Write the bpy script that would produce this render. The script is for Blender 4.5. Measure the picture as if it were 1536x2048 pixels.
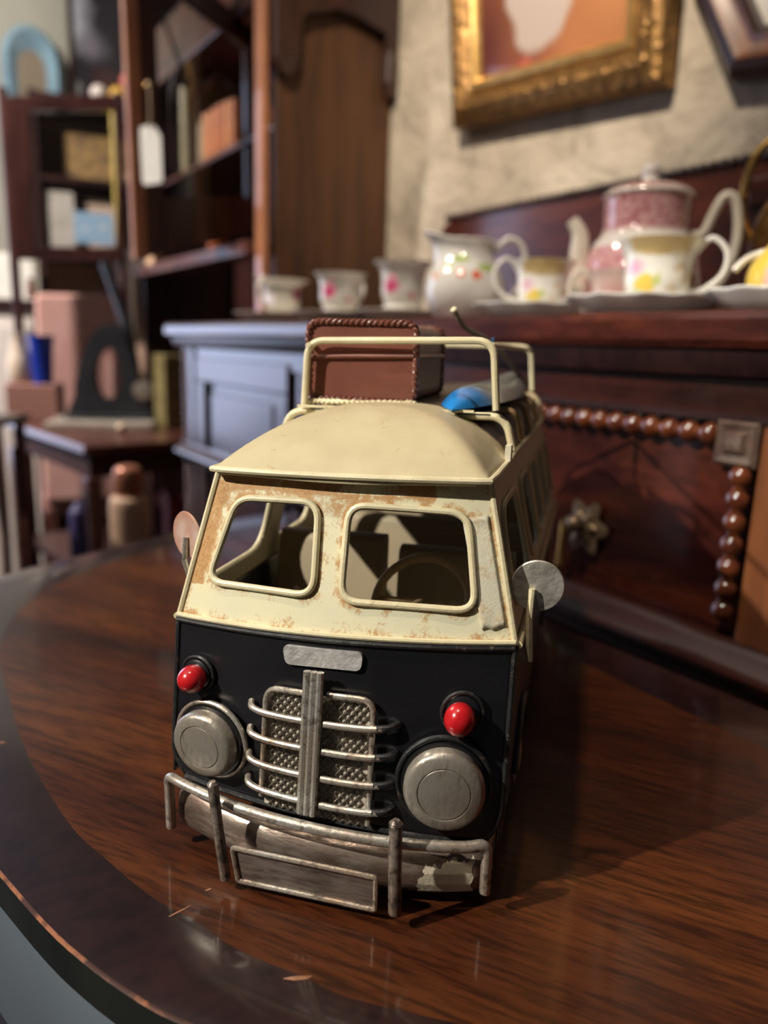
import bpy, math, random
from math import sin, cos, pi, radians
from mathutils import Vector, Matrix
random.seed(7)
for o in list(bpy.data.objects): bpy.data.objects.remove(o)
scn = bpy.context.scene
COL = scn.collection

# ------------------------------------------------------------------ camera
CAM_Z = 0.97
pit, rol = radians(12.4), radians(1.9)
fwd = Vector((0, cos(pit), -sin(pit))); up0 = Vector((0, sin(pit), cos(pit)))
rgt = Vector((cos(rol), 0, 0)) + sin(rol)*up0
upv = rgt.cross(fwd)
cd = bpy.data.cameras.new('camera'); cam = bpy.data.objects.new('camera', cd); COL.objects.link(cam)
m = Matrix((rgt, upv, -fwd)).transposed().to_4x4(); m.translation = Vector((0, 0, CAM_Z))
cam.matrix_world = m
cd.sensor_fit = 'HORIZONTAL'; cd.sensor_width = 24.0; cd.lens = 1500/1536*24.0
cd.clip_start = 0.01; cd.clip_end = 50
cd.dof.use_dof = True; cd.dof.focus_distance = 0.295; cd.dof.aperture_fstop = 23.44/5.0
scn.camera = cam

# ------------------------------------------------------------------ colour management, world
scn.view_settings.view_transform = 'Standard'; scn.view_settings.look = 'None'
scn.view_settings.gamma = 1.0; scn.view_settings.use_curve_mapping = False
scn.view_settings.exposure = 0.0
w = bpy.data.worlds.new('world'); scn.world = w; w.use_nodes = True
w.node_tree.nodes['Background'].inputs[0].default_value = (0.55, 0.6, 0.75, 1)
w.node_tree.nodes['Background'].inputs[1].default_value = 0.05

# frame of the wall: a runs along the sideboard (away, to the left), p towards the stone wall
AZ = radians(33.5)
D = Vector((-sin(AZ), cos(AZ), 0)); N = Vector((cos(AZ), sin(AZ), 0))
ROTW = AZ - pi/2                       # local x = -D (to the right), local y = N
def W(a, p, z=0): return D*a + N*p + Vector((0, 0, z))

# ------------------------------------------------------------------ lights
def aim(o, tgt): o.rotation_euler = (Vector(tgt)-o.location).to_track_quat('-Z', 'Y').to_euler()
def spot(name, loc, tgt, power, col, r, cone, blend=.6):
    l = bpy.data.lights.new(name, 'SPOT'); l.energy = power; l.color = col; l.shadow_soft_size = r
    l.spot_size = radians(cone); l.spot_blend = blend
    o = bpy.data.objects.new(name, l); COL.objects.link(o); o.location = loc; aim(o, tgt); return o
def area(name, loc, tgt, power, col, sx, sy):
    l = bpy.data.lights.new(name, 'AREA'); l.shape = 'RECTANGLE'; l.size = sx; l.size_y = sy; l.energy = power; l.color = col
    o = bpy.data.objects.new(name, l); COL.objects.link(o); o.location = loc; aim(o, tgt); return o
VAN = Vector((-.0171, .2803, .75))
TOL = Vector((-.6985, -.387, .602)).normalized()
spot('ceiling_spot_key', VAN+Vector((.02, .1, .08))+TOL*1.7, VAN+Vector((.02, .1, .08)), 150, (1, .935, .835), .018, 36, .6)
spot('ceiling_spot_wall', W(.55, -.1, 2.35), W(1.15, 1.0, 1.50), 175, (1, .84, .66), .05, 52, .9)
spot('ceiling_spot_sideboard', W(.30, -.25, 2.3), W(.42, .55, .95), 62, (1, .84, .68), .03, 44, .8)
spot('fill_spot_room', W(2.2, -.9, 2.5), W(2.55, .55, .85), 420, (1, .88, .82), .06, 80, .9)  # added fill spot, out of view, brightens the left end of the shop
spot('fill_spot_back', W(2.6, -.3, 2.55), W(3.7, .7, 1.9), 90, (1, .95, .86), .06, 70, .9)  # unseen fill put in to lift the far wall
area('ambient_fill_area', W(1.2, -.9, 2.7), W(1.2, -.9, 0), 4, (1, .90, .80), 1.6, 1.6)  # soft overhead area added for ambient fill, no real fixture
spot('fill_spot_china', W(1.35, -.35, 2.35), W(1.0, .62, 1.05), 90, (1, .88, .74), .03, 34, .8)  # extra fill added to whiten the left cups and the jug
# daylight through the shop window in the far wall, out of frame to the left
area('window_daylight', W(3.66, -.62, 1.28), W(1.2, .1, .9), 24, (.62, .71, 1.0), 1.25, 1.8)

# ------------------------------------------------------------------ mesh builder
class MB:
    def __init__(s): s.v = []; s.f = []; s.mi = []; s.cur = 0; s.T = Matrix.Identity(4); s.attr = {}
    def add(s, vs, fs):
        b = len(s.v); s.v += [tuple(s.T @ Vector(x)) for x in vs]
        s.f += [tuple(b+i for i in f) for f in fs]; s.mi += [s.cur]*len(fs); return b
    def box(s, x0, x1, y0, y1, z0, z1):
        vs = [(x, y, z) for x in (x0, x1) for y in (y0, y1) for z in (z0, z1)]
        s.add(vs, [(0, 1, 3, 2), (4, 6, 7, 5), (0, 4, 5, 1), (2, 3, 7, 6), (0, 2, 6, 4), (1, 5, 7, 3)]); return s
    def tube(s, pts, r, seg=10, closed=False, flat=1.0, refn=None):
        P = [Vector(p) for p in pts]; n = len(P)
        R = r if isinstance(r, (list, tuple)) else [r]*n
        vs = []; prev = None
        for i in range(n):
            if closed: t = P[(i+1) % n]-P[i-1]
            else: t = P[min(i+1, n-1)]-P[max(i-1, 0)]
            if t.length < 1e-9: t = Vector((0, 0, 1))
            t.normalize()
            if prev is None:
                ref = Vector(refn) if refn else (Vector((0, 0, 1)) if abs(t.z) < .9 else Vector((1, 0, 0)))
                u = t.cross(ref).normalized()
            else:
                u = prev - t*prev.dot(t)
                u = u.normalized() if u.length > 1e-6 else t.orthogonal().normalized()
            prev = u; w_ = t.cross(u)
            for k in range(seg):
                a = 2*pi*k/seg; vs.append(P[i]+(u*cos(a)+w_*sin(a)*flat)*R[i])
        fs = []
        for i in range(n if closed else n-1):
            j = (i+1) % n
            for k in range(seg):
                k2 = (k+1) % seg; fs.append((i*seg+k, i*seg+k2, j*seg+k2, j*seg+k))
        if not closed:
            fs.append(tuple(range(seg))[::-1]); fs.append(tuple((n-1)*seg+k for k in range(seg)))
        s.add(vs, fs); return s
    def lathe(s, prof, seg=32, c=(0, 0, 0), fn=None):
        vs = []; n = len(prof)
        for (r, z) in prof:
            for k in range(seg):
                a = 2*pi*k/seg; rr, zz = fn(r, z, a) if fn else (r, z)
                vs.append((c[0]+rr*cos(a), c[1]+rr*sin(a), c[2]+zz))
        fs = [(i*seg+k, i*seg+(k+1) % seg, (i+1)*seg+(k+1) % seg, (i+1)*seg+k) for i in range(n-1) for k in range(seg)]
        if prof[0][0] > 1e-5: fs.append(tuple(range(seg))[::-1])
        if prof[-1][0] > 1e-5: fs.append(tuple((n-1)*seg+k for k in range(seg)))
        s.add(vs, fs); return s
    def ball(s, c, rx, ry=None, rz=None, seg=16):
        ry = ry or rx; rz = rz or rx; old = s.T
        s.T = old @ Matrix.Translation(c) @ Matrix.Diagonal((rx, ry, rz, 1))
        n = max(6, seg//2)
        s.lathe([(max(sin(pi*i/n), 1e-6), -cos(pi*i/n)) for i in range(n+1)], seg); s.T = old; return s
    def prism(s, pts, y0, y1, axis='y'):
        n = len(pts)
        def q(a, b, y): return {'y': (a, y, b), 'z': (a, b, y), 'x': (y, a, b)}[axis]
        vs = [q(a, b, y0) for a, b in pts]+[q(a, b, y1) for a, b in pts]
        fs = [tuple(range(n)), tuple(range(2*n-1, n-1, -1))]+[(i, n+i, n+(i+1) % n, (i+1) % n) for i in range(n)]
        s.add(vs, fs); return s
    def grid(s, fn, nu, nv, keep=None, back=None):
        vs = [fn(i/nu, j/nv) for j in range(nv+1) for i in range(nu+1)]
        fs = [(j*(nu+1)+i, j*(nu+1)+i+1, (j+1)*(nu+1)+i+1, (j+1)*(nu+1)+i) for j in range(nv) for i in range(nu)
              if keep is None or keep((i+.5)/nu, (j+.5)/nv)]
        s.add(vs, fs); return s
    def build(s, name, mats, parent=None, loc=None, rotz=None, smooth=35, solid=0, bevel=0, warp=None, attr=None, sub=0):
        me = bpy.data.meshes.new(name)
        vs = [warp(*v) for v in s.v] if warp else s.v
        me.from_pydata(vs, [], s.f); me.validate(); me.update()
        for mt in (mats if isinstance(mats, (list, tuple)) else [mats]): me.materials.append(mt)
        if len(me.polygons) == len(s.mi):
            me.polygons.foreach_set('material_index', s.mi)
        if attr:
            at = me.attributes.new('wear', 'FLOAT', 'POINT')
            for i, v in enumerate(s.v): at.data[i].value = attr(*v)
        o = bpy.data.objects.new(name, me); COL.objects.link(o)
        import bmesh
        bm = bmesh.new(); bm.from_mesh(me)
        loose = [v for v in bm.verts if not v.link_faces]
        bmesh.ops.delete(bm, geom=loose, context='VERTS')
        bmesh.ops.recalc_face_normals(bm, faces=bm.faces); bm.to_mesh(me); bm.free()
        if smooth:
            me.shade_smooth(); me.set_sharp_from_angle(angle=radians(smooth))
        if parent: o.parent = parent
        if loc is not None: o.location = loc
        if rotz is not None: o.rotation_euler = (0, 0, rotz)
        if solid:
            md = o.modifiers.new('solid', 'SOLIDIFY'); md.thickness = solid; md.offset = -1
        if bevel:
            md = o.modifiers.new('bev', 'BEVEL'); md.width = bevel; md.segments = 3; md.limit_method = 'ANGLE'; md.angle_limit = radians(40)
        if sub:
            md = o.modifiers.new('sub', 'SUBSURF'); md.levels = sub; md.render_levels = sub
        return o

def thing(name, label, cat, loc=(0, 0, 0), rotz=0, group=None):
    o = bpy.data.objects.new(name, None); COL.objects.link(o); o.empty_display_size = .02
    o.location = loc; o.rotation_euler = (0, 0, rotz); o['label'] = label; o['category'] = cat
    if group: o['group'] = group
    return o
def tag(o, label, cat, group=None):
    o['label'] = label; o['category'] = cat
    if group: o['group'] = group
    return o
def struct(o): o['kind'] = 'structure'; return o
def curve(pts, n=8, closed=False):
    P = [Vector(p) for p in pts]; L = len(P); out = []
    rng = range(L) if closed else range(L-1)
    for i in rng:
        if closed: a, b, c, d = P[i-1], P[i], P[(i+1) % L], P[(i+2) % L]
        else: a, b, c, d = P[max(i-1, 0)], P[i], P[i+1], P[min(i+2, L-1)]
        for k in range(n):
            t = k/n
            out.append(.5*((2*b)+(c-a)*t+(2*a-5*b+4*c-d)*t*t+(3*b-a-3*c+d)*t**3))
    if not closed: out.append(P[-1])
    return out
def rounded(pts, r, n=5, closed=True):
    """round the corners of a polyline"""
    P = [Vector(p) for p in pts]; L = len(P); out = []
    for i in range(L):
        if not closed and i in (0, L-1): out.append(P[i]); continue
        a, b, c = P[i-1], P[i], P[(i+1) % L]
        d1 = (a-b); d2 = (c-b); rr = min(r, d1.length*.48, d2.length*.48)
        p1 = b+d1.normalized()*rr; p2 = b+d2.normalized()*rr
        for k in range(n+1):
            t = k/n; out.append((1-t)**2*p1+2*t*(1-t)*b+t*t*p2)
    return out

# ------------------------------------------------------------------ materials
def newmat(name):
    m_ = bpy.data.materials.new(name); m_.use_nodes = True
    nt = m_.node_tree; return m_, nt, nt.nodes['Principled BSDF'], nt.nodes, nt.links
def setp(b, **k):
    al = dict(color='Base Color', rough='Roughness', metal='Metallic', coat='Coat Weight', coatr='Coat Roughness', spec='Specular IOR Level', trans='Transmission Weight', ior='IOR')
    for kk, v in k.items():
        inp = b.inputs[al[kk]]
        inp.default_value = (*v, 1) if isinstance(v, tuple) else v
def coords(nd, ln, scale=(1, 1, 1), rot=(0, 0, 0)):
    tc = nd.new('ShaderNodeTexCoord'); mp = nd.new('ShaderNodeMapping')
    mp.inputs['Scale'].default_value = scale; src = tc.outputs['Object']
    if any(rot):
        m0 = nd.new('ShaderNodeMapping'); m0.inputs['Rotation'].default_value = rot; ln.new(src, m0.inputs['Vector']); src = m0.outputs['Vector']
    ln.new(src, mp.inputs['Vector']); return mp.outputs['Vector'], tc.outputs['Object']
def noise(nd, ln, vec, scale, detail=4, rough=.55, dist=0):
    n = nd.new('ShaderNodeTexNoise'); n.inputs['Scale'].default_value = scale; n.inputs['Detail'].default_value = detail
    n.inputs['Roughness'].default_value = rough; n.inputs['Distortion'].default_value = dist
    ln.new(vec, n.inputs['Vector']); return n.outputs['Fac']
def ramp(nd, ln, fac, stops, interp='LINEAR'):
    r = nd.new('ShaderNodeValToRGB'); r.color_ramp.interpolation = interp
    e = r.color_ramp.elements
    while len(e) < len(stops): e.new(.5)
    for el, (p, c) in zip(e, stops): el.position = p; el.color = (*c, 1) if len(c) == 3 else c
    ln.new(fac, r.inputs[0]); return r.outputs[0]
def mix(nd, ln, fac, a, b):
    m_ = nd.new('ShaderNodeMix'); m_.data_type = 'RGBA'
    if hasattr(fac, 'links') or not isinstance(fac, (int, float)): ln.new(fac, m_.inputs[0])
    else: m_.inputs[0].default_value = fac
    for s_, i in ((a, 6), (b, 7)):
        if isinstance(s_, tuple): m_.inputs[i].default_value = (*s_, 1)
        else: ln.new(s_, m_.inputs[i])
    return m_.outputs[2]
def bump(nd, ln, b, h, strength=.3, dist=.001):
    bp = nd.new('ShaderNodeBump'); bp.inputs['Strength'].default_value = strength; bp.inputs['Distance'].default_value = dist
    ln.new(h, bp.inputs['Height']); ln.new(bp.outputs[0], b.inputs['Normal'])
def math_(nd, ln, op, a, b=None, clamp=False):
    n = nd.new('ShaderNodeMath'); n.operation = op; n.use_clamp = clamp
    for i, s_ in enumerate((a, b)):
        if s_ is None: continue
        if isinstance(s_, (int, float)): n.inputs[i].default_value = s_
        else: ln.new(s_, n.inputs[i])
    return n.outputs[0]

def plain(name, c1, c2=None, scale=30, rough=.5, metal=0, coat=0, bumps=0, lo=.35, hi=.65, stretch=(1, 1, 1), bd=.001, coatr=.05, spec=.5):
    m_, nt, b, nd, ln = newmat(name); setp(b, color=c1, rough=rough, metal=metal, coat=coat, coatr=coatr, spec=spec)
    v, _ = coords(nd, ln, stretch)
    f = noise(nd, ln, v, scale)
    if c2: ln.new(ramp(nd, ln, f, [(lo, c1), (hi, c2)]), b.inputs['Base Color'])
    if bumps: bump(nd, ln, b, f, bumps, bd)
    return m_
def wood(name, c1, c2, c3, scale=6, stretch=(1, 1, .08), rot=(0, 0, 0), rough=.3, coat=.6, coatr=.1, fine=8, spec=.5, fl=.45):
    m_, nt, b, nd, ln = newmat(name); setp(b, rough=rough, coat=coat, coatr=coatr, spec=spec)
    v, _ = coords(nd, ln, stretch, rot)
    f = noise(nd, ln, v, scale, 6, .6, .6); g = noise(nd, ln, v, scale*fine, 3, .7)
    c = ramp(nd, ln, f, [(.3, c1), (.5, c2), (.72, c3)])
    d = ramp(nd, ln, g, [(.38, (fl, fl, fl)), (.56, (1, 1, 1))])
    mm = nd.new('ShaderNodeMix'); mm.data_type = 'RGBA'; mm.blend_type = 'MULTIPLY'; mm.inputs[0].default_value = .8
    ln.new(c, mm.inputs[6]); ln.new(d, mm.inputs[7]); ln.new(mm.outputs[2], b.inputs['Base Color'])
    bump(nd, ln, b, g, .08, .0004)
    return m_
def spots(name, base, sp, rough=.15, coat=.5, nscale=60, distort=.006, base2=None, bscale=8, dsc=(1, .25, 1)):
    """base colour with coloured blobs of painted decoration: sp = [(centre, radius, colour, softness, (sx,sy,sz))]"""
    m_, nt, b, nd, ln = newmat(name); setp(b, rough=rough, coat=coat)
    tc = nd.new('ShaderNodeTexCoord'); nz = nd.new('ShaderNodeTexNoise'); nz.inputs['Scale'].default_value = nscale
    ln.new(tc.outputs['Object'], nz.inputs['Vector'])
    vm = nd.new('ShaderNodeVectorMath'); vm.operation = 'SUBTRACT'; ln.new(nz.outputs['Color'], vm.inputs[0]); vm.inputs[1].default_value = (.5, .5, .5)
    vs = nd.new('ShaderNodeVectorMath'); vs.operation = 'SCALE'; ln.new(vm.outputs[0], vs.inputs[0]); vs.inputs['Scale'].default_value = distort*2
    va = nd.new('ShaderNodeVectorMath'); va.operation = 'ADD'; ln.new(tc.outputs['Object'], va.inputs[0]); ln.new(vs.outputs[0], va.inputs[1])
    cur = base
    if base2:
        cur = ramp(nd, ln, noise(nd, ln, tc.outputs['Object'], bscale, 4), [(.35, base), (.65, base2)])
    for it in sp:
        c_, r_, co, so = it[:4]; sc_ = it[4] if len(it) > 4 else dsc
        s1 = nd.new('ShaderNodeVectorMath'); s1.operation = 'SUBTRACT'; ln.new(va.outputs[0], s1.inputs[0]); s1.inputs[1].default_value = c_
        s2 = nd.new('ShaderNodeVectorMath'); s2.operation = 'MULTIPLY'; ln.new(s1.outputs[0], s2.inputs[0]); s2.inputs[1].default_value = sc_
        l_ = nd.new('ShaderNodeVectorMath'); l_.operation = 'LENGTH'; ln.new(s2.outputs[0], l_.inputs[0])
        mr = nd.new('ShaderNodeMapRange'); mr.inputs[1].default_value = r_*(1-so); mr.inputs[2].default_value = r_; mr.inputs[3].default_value = 1; mr.inputs[4].default_value = 0
        ln.new(l_.outputs['Value'], mr.inputs[0]); cur = mix(nd, ln, mr.outputs[0], cur, co)
    if isinstance(cur, tuple): setp(b, color=cur)
    else: ln.new(cur, b.inputs['Base Color'])
    return m_

# dark polished furniture woods
M_mahog = wood('polished_mahogany', (.018, .004, .003), (.05, .011, .006), (.11, .026, .011), 7, (.25, 1, 1), rough=.28, coat=.7, coatr=.12)
M_mahogv = wood('mahogany_vertical', (.018, .004, .003), (.045, .010, .006), (.09, .022, .010), 7, (1, 1, .12), rough=.3, coat=.7, coatr=.12)
M_flame = wood('flame_mahogany', (.020, .004, .004), (.062, .013, .008), (.125, .030, .012), 9, (.6, 1, 2.2), rough=.25, coat=.7, coatr=.1, fine=4)
M_orange = wood('warm_walnut', (.10, .030, .010), (.17, .055, .018), (.24, .085, .028), 5, (1, 1, .1), rough=.42, coat=.25, coatr=.3)
M_panel = wood('cabinet_side_wood', (.056, .0215, .0075), (.070, .027, .009), (.084, .033, .011), 4, (1, 1, .1), rough=.5, coat=.1, coatr=.4)
M_dark = wood('dark_stained_wood', (.012, .005, .005), (.028, .010, .009), (.05, .018, .014), 7, (1, 1, .15), rough=.35, coat=.4, coatr=.2)
M_matdark = plain('matt_dark_wood', (.035, .016, .014), (.05, .022, .018), 8, .75, spec=.15)
M_reddark = wood('red_brown_wood', (.05, .016, .012), (.09, .03, .02), (.15, .055, .04), 6, (1, .2, 1), rough=.35, coat=.4, coatr=.2)
M_tabc = wood('table_centre_veneer', (.016, .004, .0028), (.070, .0175, .005), (.16, .048, .0105), 10, (.10, 1.0, 1), (0, 0, radians(-32)), rough=.38, coat=.22, coatr=.08, fine=30, spec=.3, fl=.22)
M_tabr = wood('table_crossband', (.010, .003, .0035), (.019, .006, .0058), (.030, .009, .008), 14, (1, .6, 1), rough=.30, coat=.42, coatr=.08)
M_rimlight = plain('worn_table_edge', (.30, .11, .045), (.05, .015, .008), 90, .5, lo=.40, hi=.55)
M_chip = plain('bare_wood_chip', (.42, .22, .12), (.25, .10, .05), 200, .7)

def van_paint(name, base, base2, rust, rust2, rough=.38, grit=.25, amount=0.0, nscale=130):
    m_, nt, b, nd, ln = newmat(name); setp(b, rough=rough, spec=.45, coat=.12, coatr=.25)
    v, o = coords(nd, ln)
    n1 = noise(nd, ln, v, nscale, 6, .65, .4); n2 = noise(nd, ln, v, nscale*6, 4, .7); n3 = noise(nd, ln, v, 45, 3)
    at = nd.new('ShaderNodeAttribute'); at.attribute_name = 'wear'
    s_ = math_(nd, ln, 'ADD', at.outputs['Fac'], math_(nd, ln, 'MULTIPLY', math_(nd, ln, 'SUBTRACT', n1, .5), 1.7))
    s_ = math_(nd, ln, 'ADD', s_, math_(nd, ln, 'MULTIPLY', math_(nd, ln, 'SUBTRACT', n2, .5), 1.3))
    s_ = math_(nd, ln, 'ADD', s_, amount)
    c0 = ramp(nd, ln, n3, [(.35, base), (.65, base2)])
    c1 = ramp(nd, ln, n2, [(.35, rust), (.65, rust2)])
    fac = ramp(nd, ln, s_, [(.34, (0, 0, 0)), (.68, (1, 1, 1))])
    ln.new(mix(nd, ln, fac, c0, c1), b.inputs['Base Color'])
    bump(nd, ln, b, math_(nd, ln, 'ADD', math_(nd, ln, 'MULTIPLY', n1, .8), math_(nd, ln, 'MULTIPLY', n2, .35)), grit, .0006)
    return m_
CREAM = (.76, .70, .46); CREAM2 = (.70, .67, .48)
M_cream = van_paint('cream_tin_paint', CREAM, CREAM2, (.40, .20, .075), (.56, .35, .16))
M_creamroof = van_paint('cream_roof_paint', (.52, .45, .28), (.46, .39, .24), (.22, .14, .07), (.30, .19, .09), amount=.06, nscale=170)
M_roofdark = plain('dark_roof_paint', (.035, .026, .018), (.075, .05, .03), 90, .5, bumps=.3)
M_creamtube = van_paint('cream_wire_paint', (.72, .65, .42), (.60, .53, .33), (.22, .13, .07), (.45, .30, .15), amount=.12, grit=.6, nscale=260)
M_tube_tan = van_paint('tan_wire_paint', (.50, .33, .16), (.62, .50, .30), (.25, .12, .05), (.4, .22, .1), amount=.2, grit=.6, nscale=260)
M_black = plain('black_tin_paint', (.0055, .0055, .0065), (.009, .009, .011), 40, .30, coat=.7, coatr=.30, bumps=.06)
M_blackwire = van_paint('black_wire_paint', (.012, .012, .013), (.02, .02, .02), (.40, .38, .30), (.22, .15, .09), amount=.13, grit=.7, nscale=300)
def aged_metal(name, c1, c2, c3, scale, stretch, rough=.38, lo=.36, hi=.58, metal=.45):
    m_, nt, b, nd, ln = newmat(name); setp(b, rough=rough, metal=metal)
    v, o = coords(nd, ln, stretch); n1 = noise(nd, ln, v, scale, 6, .7, .3); n2 = noise(nd, ln, o, 30, 3)
    c = mix(nd, ln, ramp(nd, ln, n2, [(.4, (0, 0, 0)), (.65, (1, 1, 1))]), c1, c3)
    f = ramp(nd, ln, n1, [(lo, (0, 0, 0)), (hi, (1, 1, 1))])
    ln.new(mix(nd, ln, f, c2, c), b.inputs['Base Color'])
    ln.new(ramp(nd, ln, n1, [(.3, (.55, .55, .55)), (.6, (.22, .22, .22))]), b.inputs['Roughness'])
    bump(nd, ln, b, n1, .45, .0005); return m_
M_silver = aged_metal('aged_silver_paint', (.56, .54, .48), (.13, .10, .075), (.44, .33, .24), 260, (1, 1, 1), .38, .34, .50, .65)
M_bumper = aged_metal('bumper_silver_brown', (.38, .32, .27), (.11, .075, .055), (.25, .165, .12), 150, (.5, 1, 2.2), .42, .37, .60, .6)
M_lamp = aged_metal('headlamp_silver', (.43, .40, .34), (.19, .165, .135), (.38, .33, .27), 190, (1.6, 1, .6), .40, .28, .50, .6)
M_post = aged_metal('brown_post_metal', (.30, .25, .21), (.06, .045, .035), (.22, .15, .11), 260, (1, 1, 1), .42, .38, .56, .5)
M_mirror = plain('silver_leaf_paint', (.62, .60, .54), (.42, .39, .33), 160, .42, metal=.55, bumps=.7)
M_mirror2 = plain('worn_pink_mirror', (.50, .36, .30), (.38, .16, .09), 70, .55, bumps=.5, metal=.1)
M_red = plain('red_lamp_paint', (.42, .008, .012), (.60, .015, .02), 80, .22, coat=.8, bumps=.25)
M_patch = van_paint('patched_cream_paint', (.66, .62, .47), (.60, .57, .45), (.45, .27, .11), (.55, .4, .2), grit=.6, amount=.16, nscale=150)
M_mesh = aged_metal('grille_wire', (.36, .32, .26), (.03, .025, .02), (.22, .19, .15), 400, (1, 1, 1), .35, .36, .55, .7)
M_gback = plain('grille_backing', (.66, .60, .48), (.40, .35, .27), 260, .7)
M_brownseat = plain('brown_seat', (.075, .035, .022), (.10, .05, .03), 60, .5)
M_creamseat = plain('tan_seat', (.36, .30, .20), (.42, .33, .2), 30, .55)
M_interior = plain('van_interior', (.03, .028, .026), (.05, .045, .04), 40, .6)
M_case = plain('suitcase_brown', (.155, .045, .028), (.185, .06, .038), 60, .42, bumps=.15, coat=.2, coatr=.3)
M_casedark = plain('suitcase_braid', (.12, .035, .022), (.17, .06, .04), 120, .35, bumps=.3, coat=.3)
M_blue = plain('surfboard_blue', (.02, .20, .55), (.035, .27, .62), 30, .3, coat=.4, bumps=.1)
M_boardtop = plain('surfboard_worn_top', (.10, .13, .13), (.04, .22, .42), 60, .45, bumps=.2, lo=.5, hi=.62)
M_stick = plain('paddle_grey', (.16, .14, .10), (.25, .21, .15), 80, .6)
M_tyre = plain('black_rubber', (.012, .012, .012), None, 40, .7)
M_dusty_gold = plain('gilt_frame', (.36, .20, .065), (.12, .065, .025), 70, .38, metal=.7, bumps=.9, bd=.003)
M_gold = plain('bright_gilt', (.78, .52, .20), (.60, .36, .12), 50, .28, metal=.8, bumps=.3)
M_brass = plain('brass', (.60, .38, .12), (.30, .18, .06), 60, .25, metal=.9, bumps=.2)
M_china = plain('white_china', (.80, .78, .72), (.74, .72, .68), 12, .12, coat=.6)
M_porc = plain('creamy_china', (.74, .70, .60), (.68, .62, .52), 20, .15, coat=.6)
M_white = plain('white_paper', (.78, .78, .70), (.70, .70, .62), 20, .7)
M_string = plain('tan_string', (.36, .26, .16), (.28, .19, .11), 100, .8)

# stone wall: mottled plaster over rubble stone
def stone():
    m_, nt, b, nd, ln = newmat('stone_wall'); setp(b, rough=.9)
    v, o = coords(nd, ln)
    n1 = noise(nd, ln, v, 2.2, 7, .6, .5); n2 = noise(nd, ln, v, 9, 6, .65, .6); n3 = noise(nd, ln, v, 40, 4)
    vo = nd.new('ShaderNodeTexVoronoi'); vo.feature = 'DISTANCE_TO_EDGE'; vo.inputs['Scale'].default_value = 3.4
    vx, _ = coords(nd, ln, (1, 1, 1.9)); ln.new(vx, vo.inputs['Vector'])
    crack = ramp(nd, ln, math_(nd, ln, 'ADD', vo.outputs['Distance'], math_(nd, ln, 'MULTIPLY', n2, .25)), [(.10, (.55, .55, .55)), (.17, (1, 1, 1))])
    c = ramp(nd, ln, n1, [(.35, (.36, .315, .25)), (.5, (.47, .41, .33)), (.66, (.56, .51, .42))])
    c2 = ramp(nd, ln, n2, [(.36, (.66, .66, .64)), (.52, (1, 1, 1))])
    a = nd.new('ShaderNodeMix'); a.data_type = 'RGBA'; a.blend_type = 'MULTIPLY'; a.inputs[0].default_value = .75; ln.new(c, a.inputs[6]); ln.new(c2, a.inputs[7])
    e = nd.new('ShaderNodeMix'); e.data_type = 'RGBA'; e.blend_type = 'MULTIPLY'; e.inputs[0].default_value = .55; ln.new(a.outputs[2], e.inputs[6]); ln.new(crack, e.inputs[7])
    ln.new(e.outputs[2], b.inputs['Base Color'])
    bump(nd, ln, b, math_(nd, ln, 'ADD', math_(nd, ln, 'ADD', n1, n2), math_(nd, ln, 'MULTIPLY', n3, .2)), .8, .02); return m_
M_stone = stone()
M_plaster = plain('grey_green_plaster', (.42, .40, .33), (.50, .47, .40), 3, .9)
M_floor = wood('floor_boards', (.02, .012, .012), (.035, .02, .018), (.06, .035, .028), 4, (.2, 1, 1), rough=.5, coat=.2)

# ------------------------------------------------------------------ room shell (a: -2.2..3.72, p: -2.6..1.01)
A0, A1, P0, P1, HC = -2.2, 3.72, -2.7, 1.01, 2.75
def wallbox(name, mat, a0, a1, p0, p1, z0, z1):
    b = MB(); b.box(-a1, -a0, p0, p1, z0, z1)
    return struct(b.build(name, mat, None, (0, 0, 0), ROTW, smooth=0))
wallbox('floor', M_floor, A0-.1, A1+.1, P0-.1, P1+.1, -.1, 0)
wallbox('ceiling', M_plaster, A0-.1, A1+.1, P0-.1, P1+.1, HC, HC+.1)
wallbox('wall_right', M_stone, A0-.1, A1+.1, P1, P1+.15, 0, HC)
wallbox('wall_left', M_plaster, A0-.1, A1+.1, P0-.15, P0, 0, HC)
wallbox('wall_front', M_plaster, A0-.15, A0, P0, P1, 0, HC)
b = MB()                                 # far wall with the shop-window opening p -1.25..0, z .38..2.18
for (p0, p1, z0, z1) in ((P0, -1.25, 0, HC), (0.0, P1, 0, HC), (-1.25, 0.0, 0, .38), (-1.25, 0.0, 2.18, HC)):
    b.box(-A1-.15, -A1, p0, p1, z0, z1)
struct(b.build('wall_back', M_plaster, None, (0, 0, 0), ROTW, smooth=0))
b = MB()
for (p0, p1, z0, z1) in ((-1.29, -1.25, .34, 2.22), (0, .04, .34, 2.22), (-1.25, 0, 2.18, 2.22), (-1.25, 0, .34, .38)):
    b.box(-A1-.02, -A1+.035, p0, p1, z0, z1)
struct(b.build('window_1', M_dark, None, (0, 0, 0), ROTW, smooth=0, bevel=.004))
b = MB(); b.box(-A0-.001, -A0-.001+.012, 0, 0, 0, .1)
b = MB(); b.box(-A1, -A0, P1-.018, P1-.0005, 0, .14)
struct(b.build('baseboard_right', M_dark, None, (0, 0, 0), ROTW, smooth=0))

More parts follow.
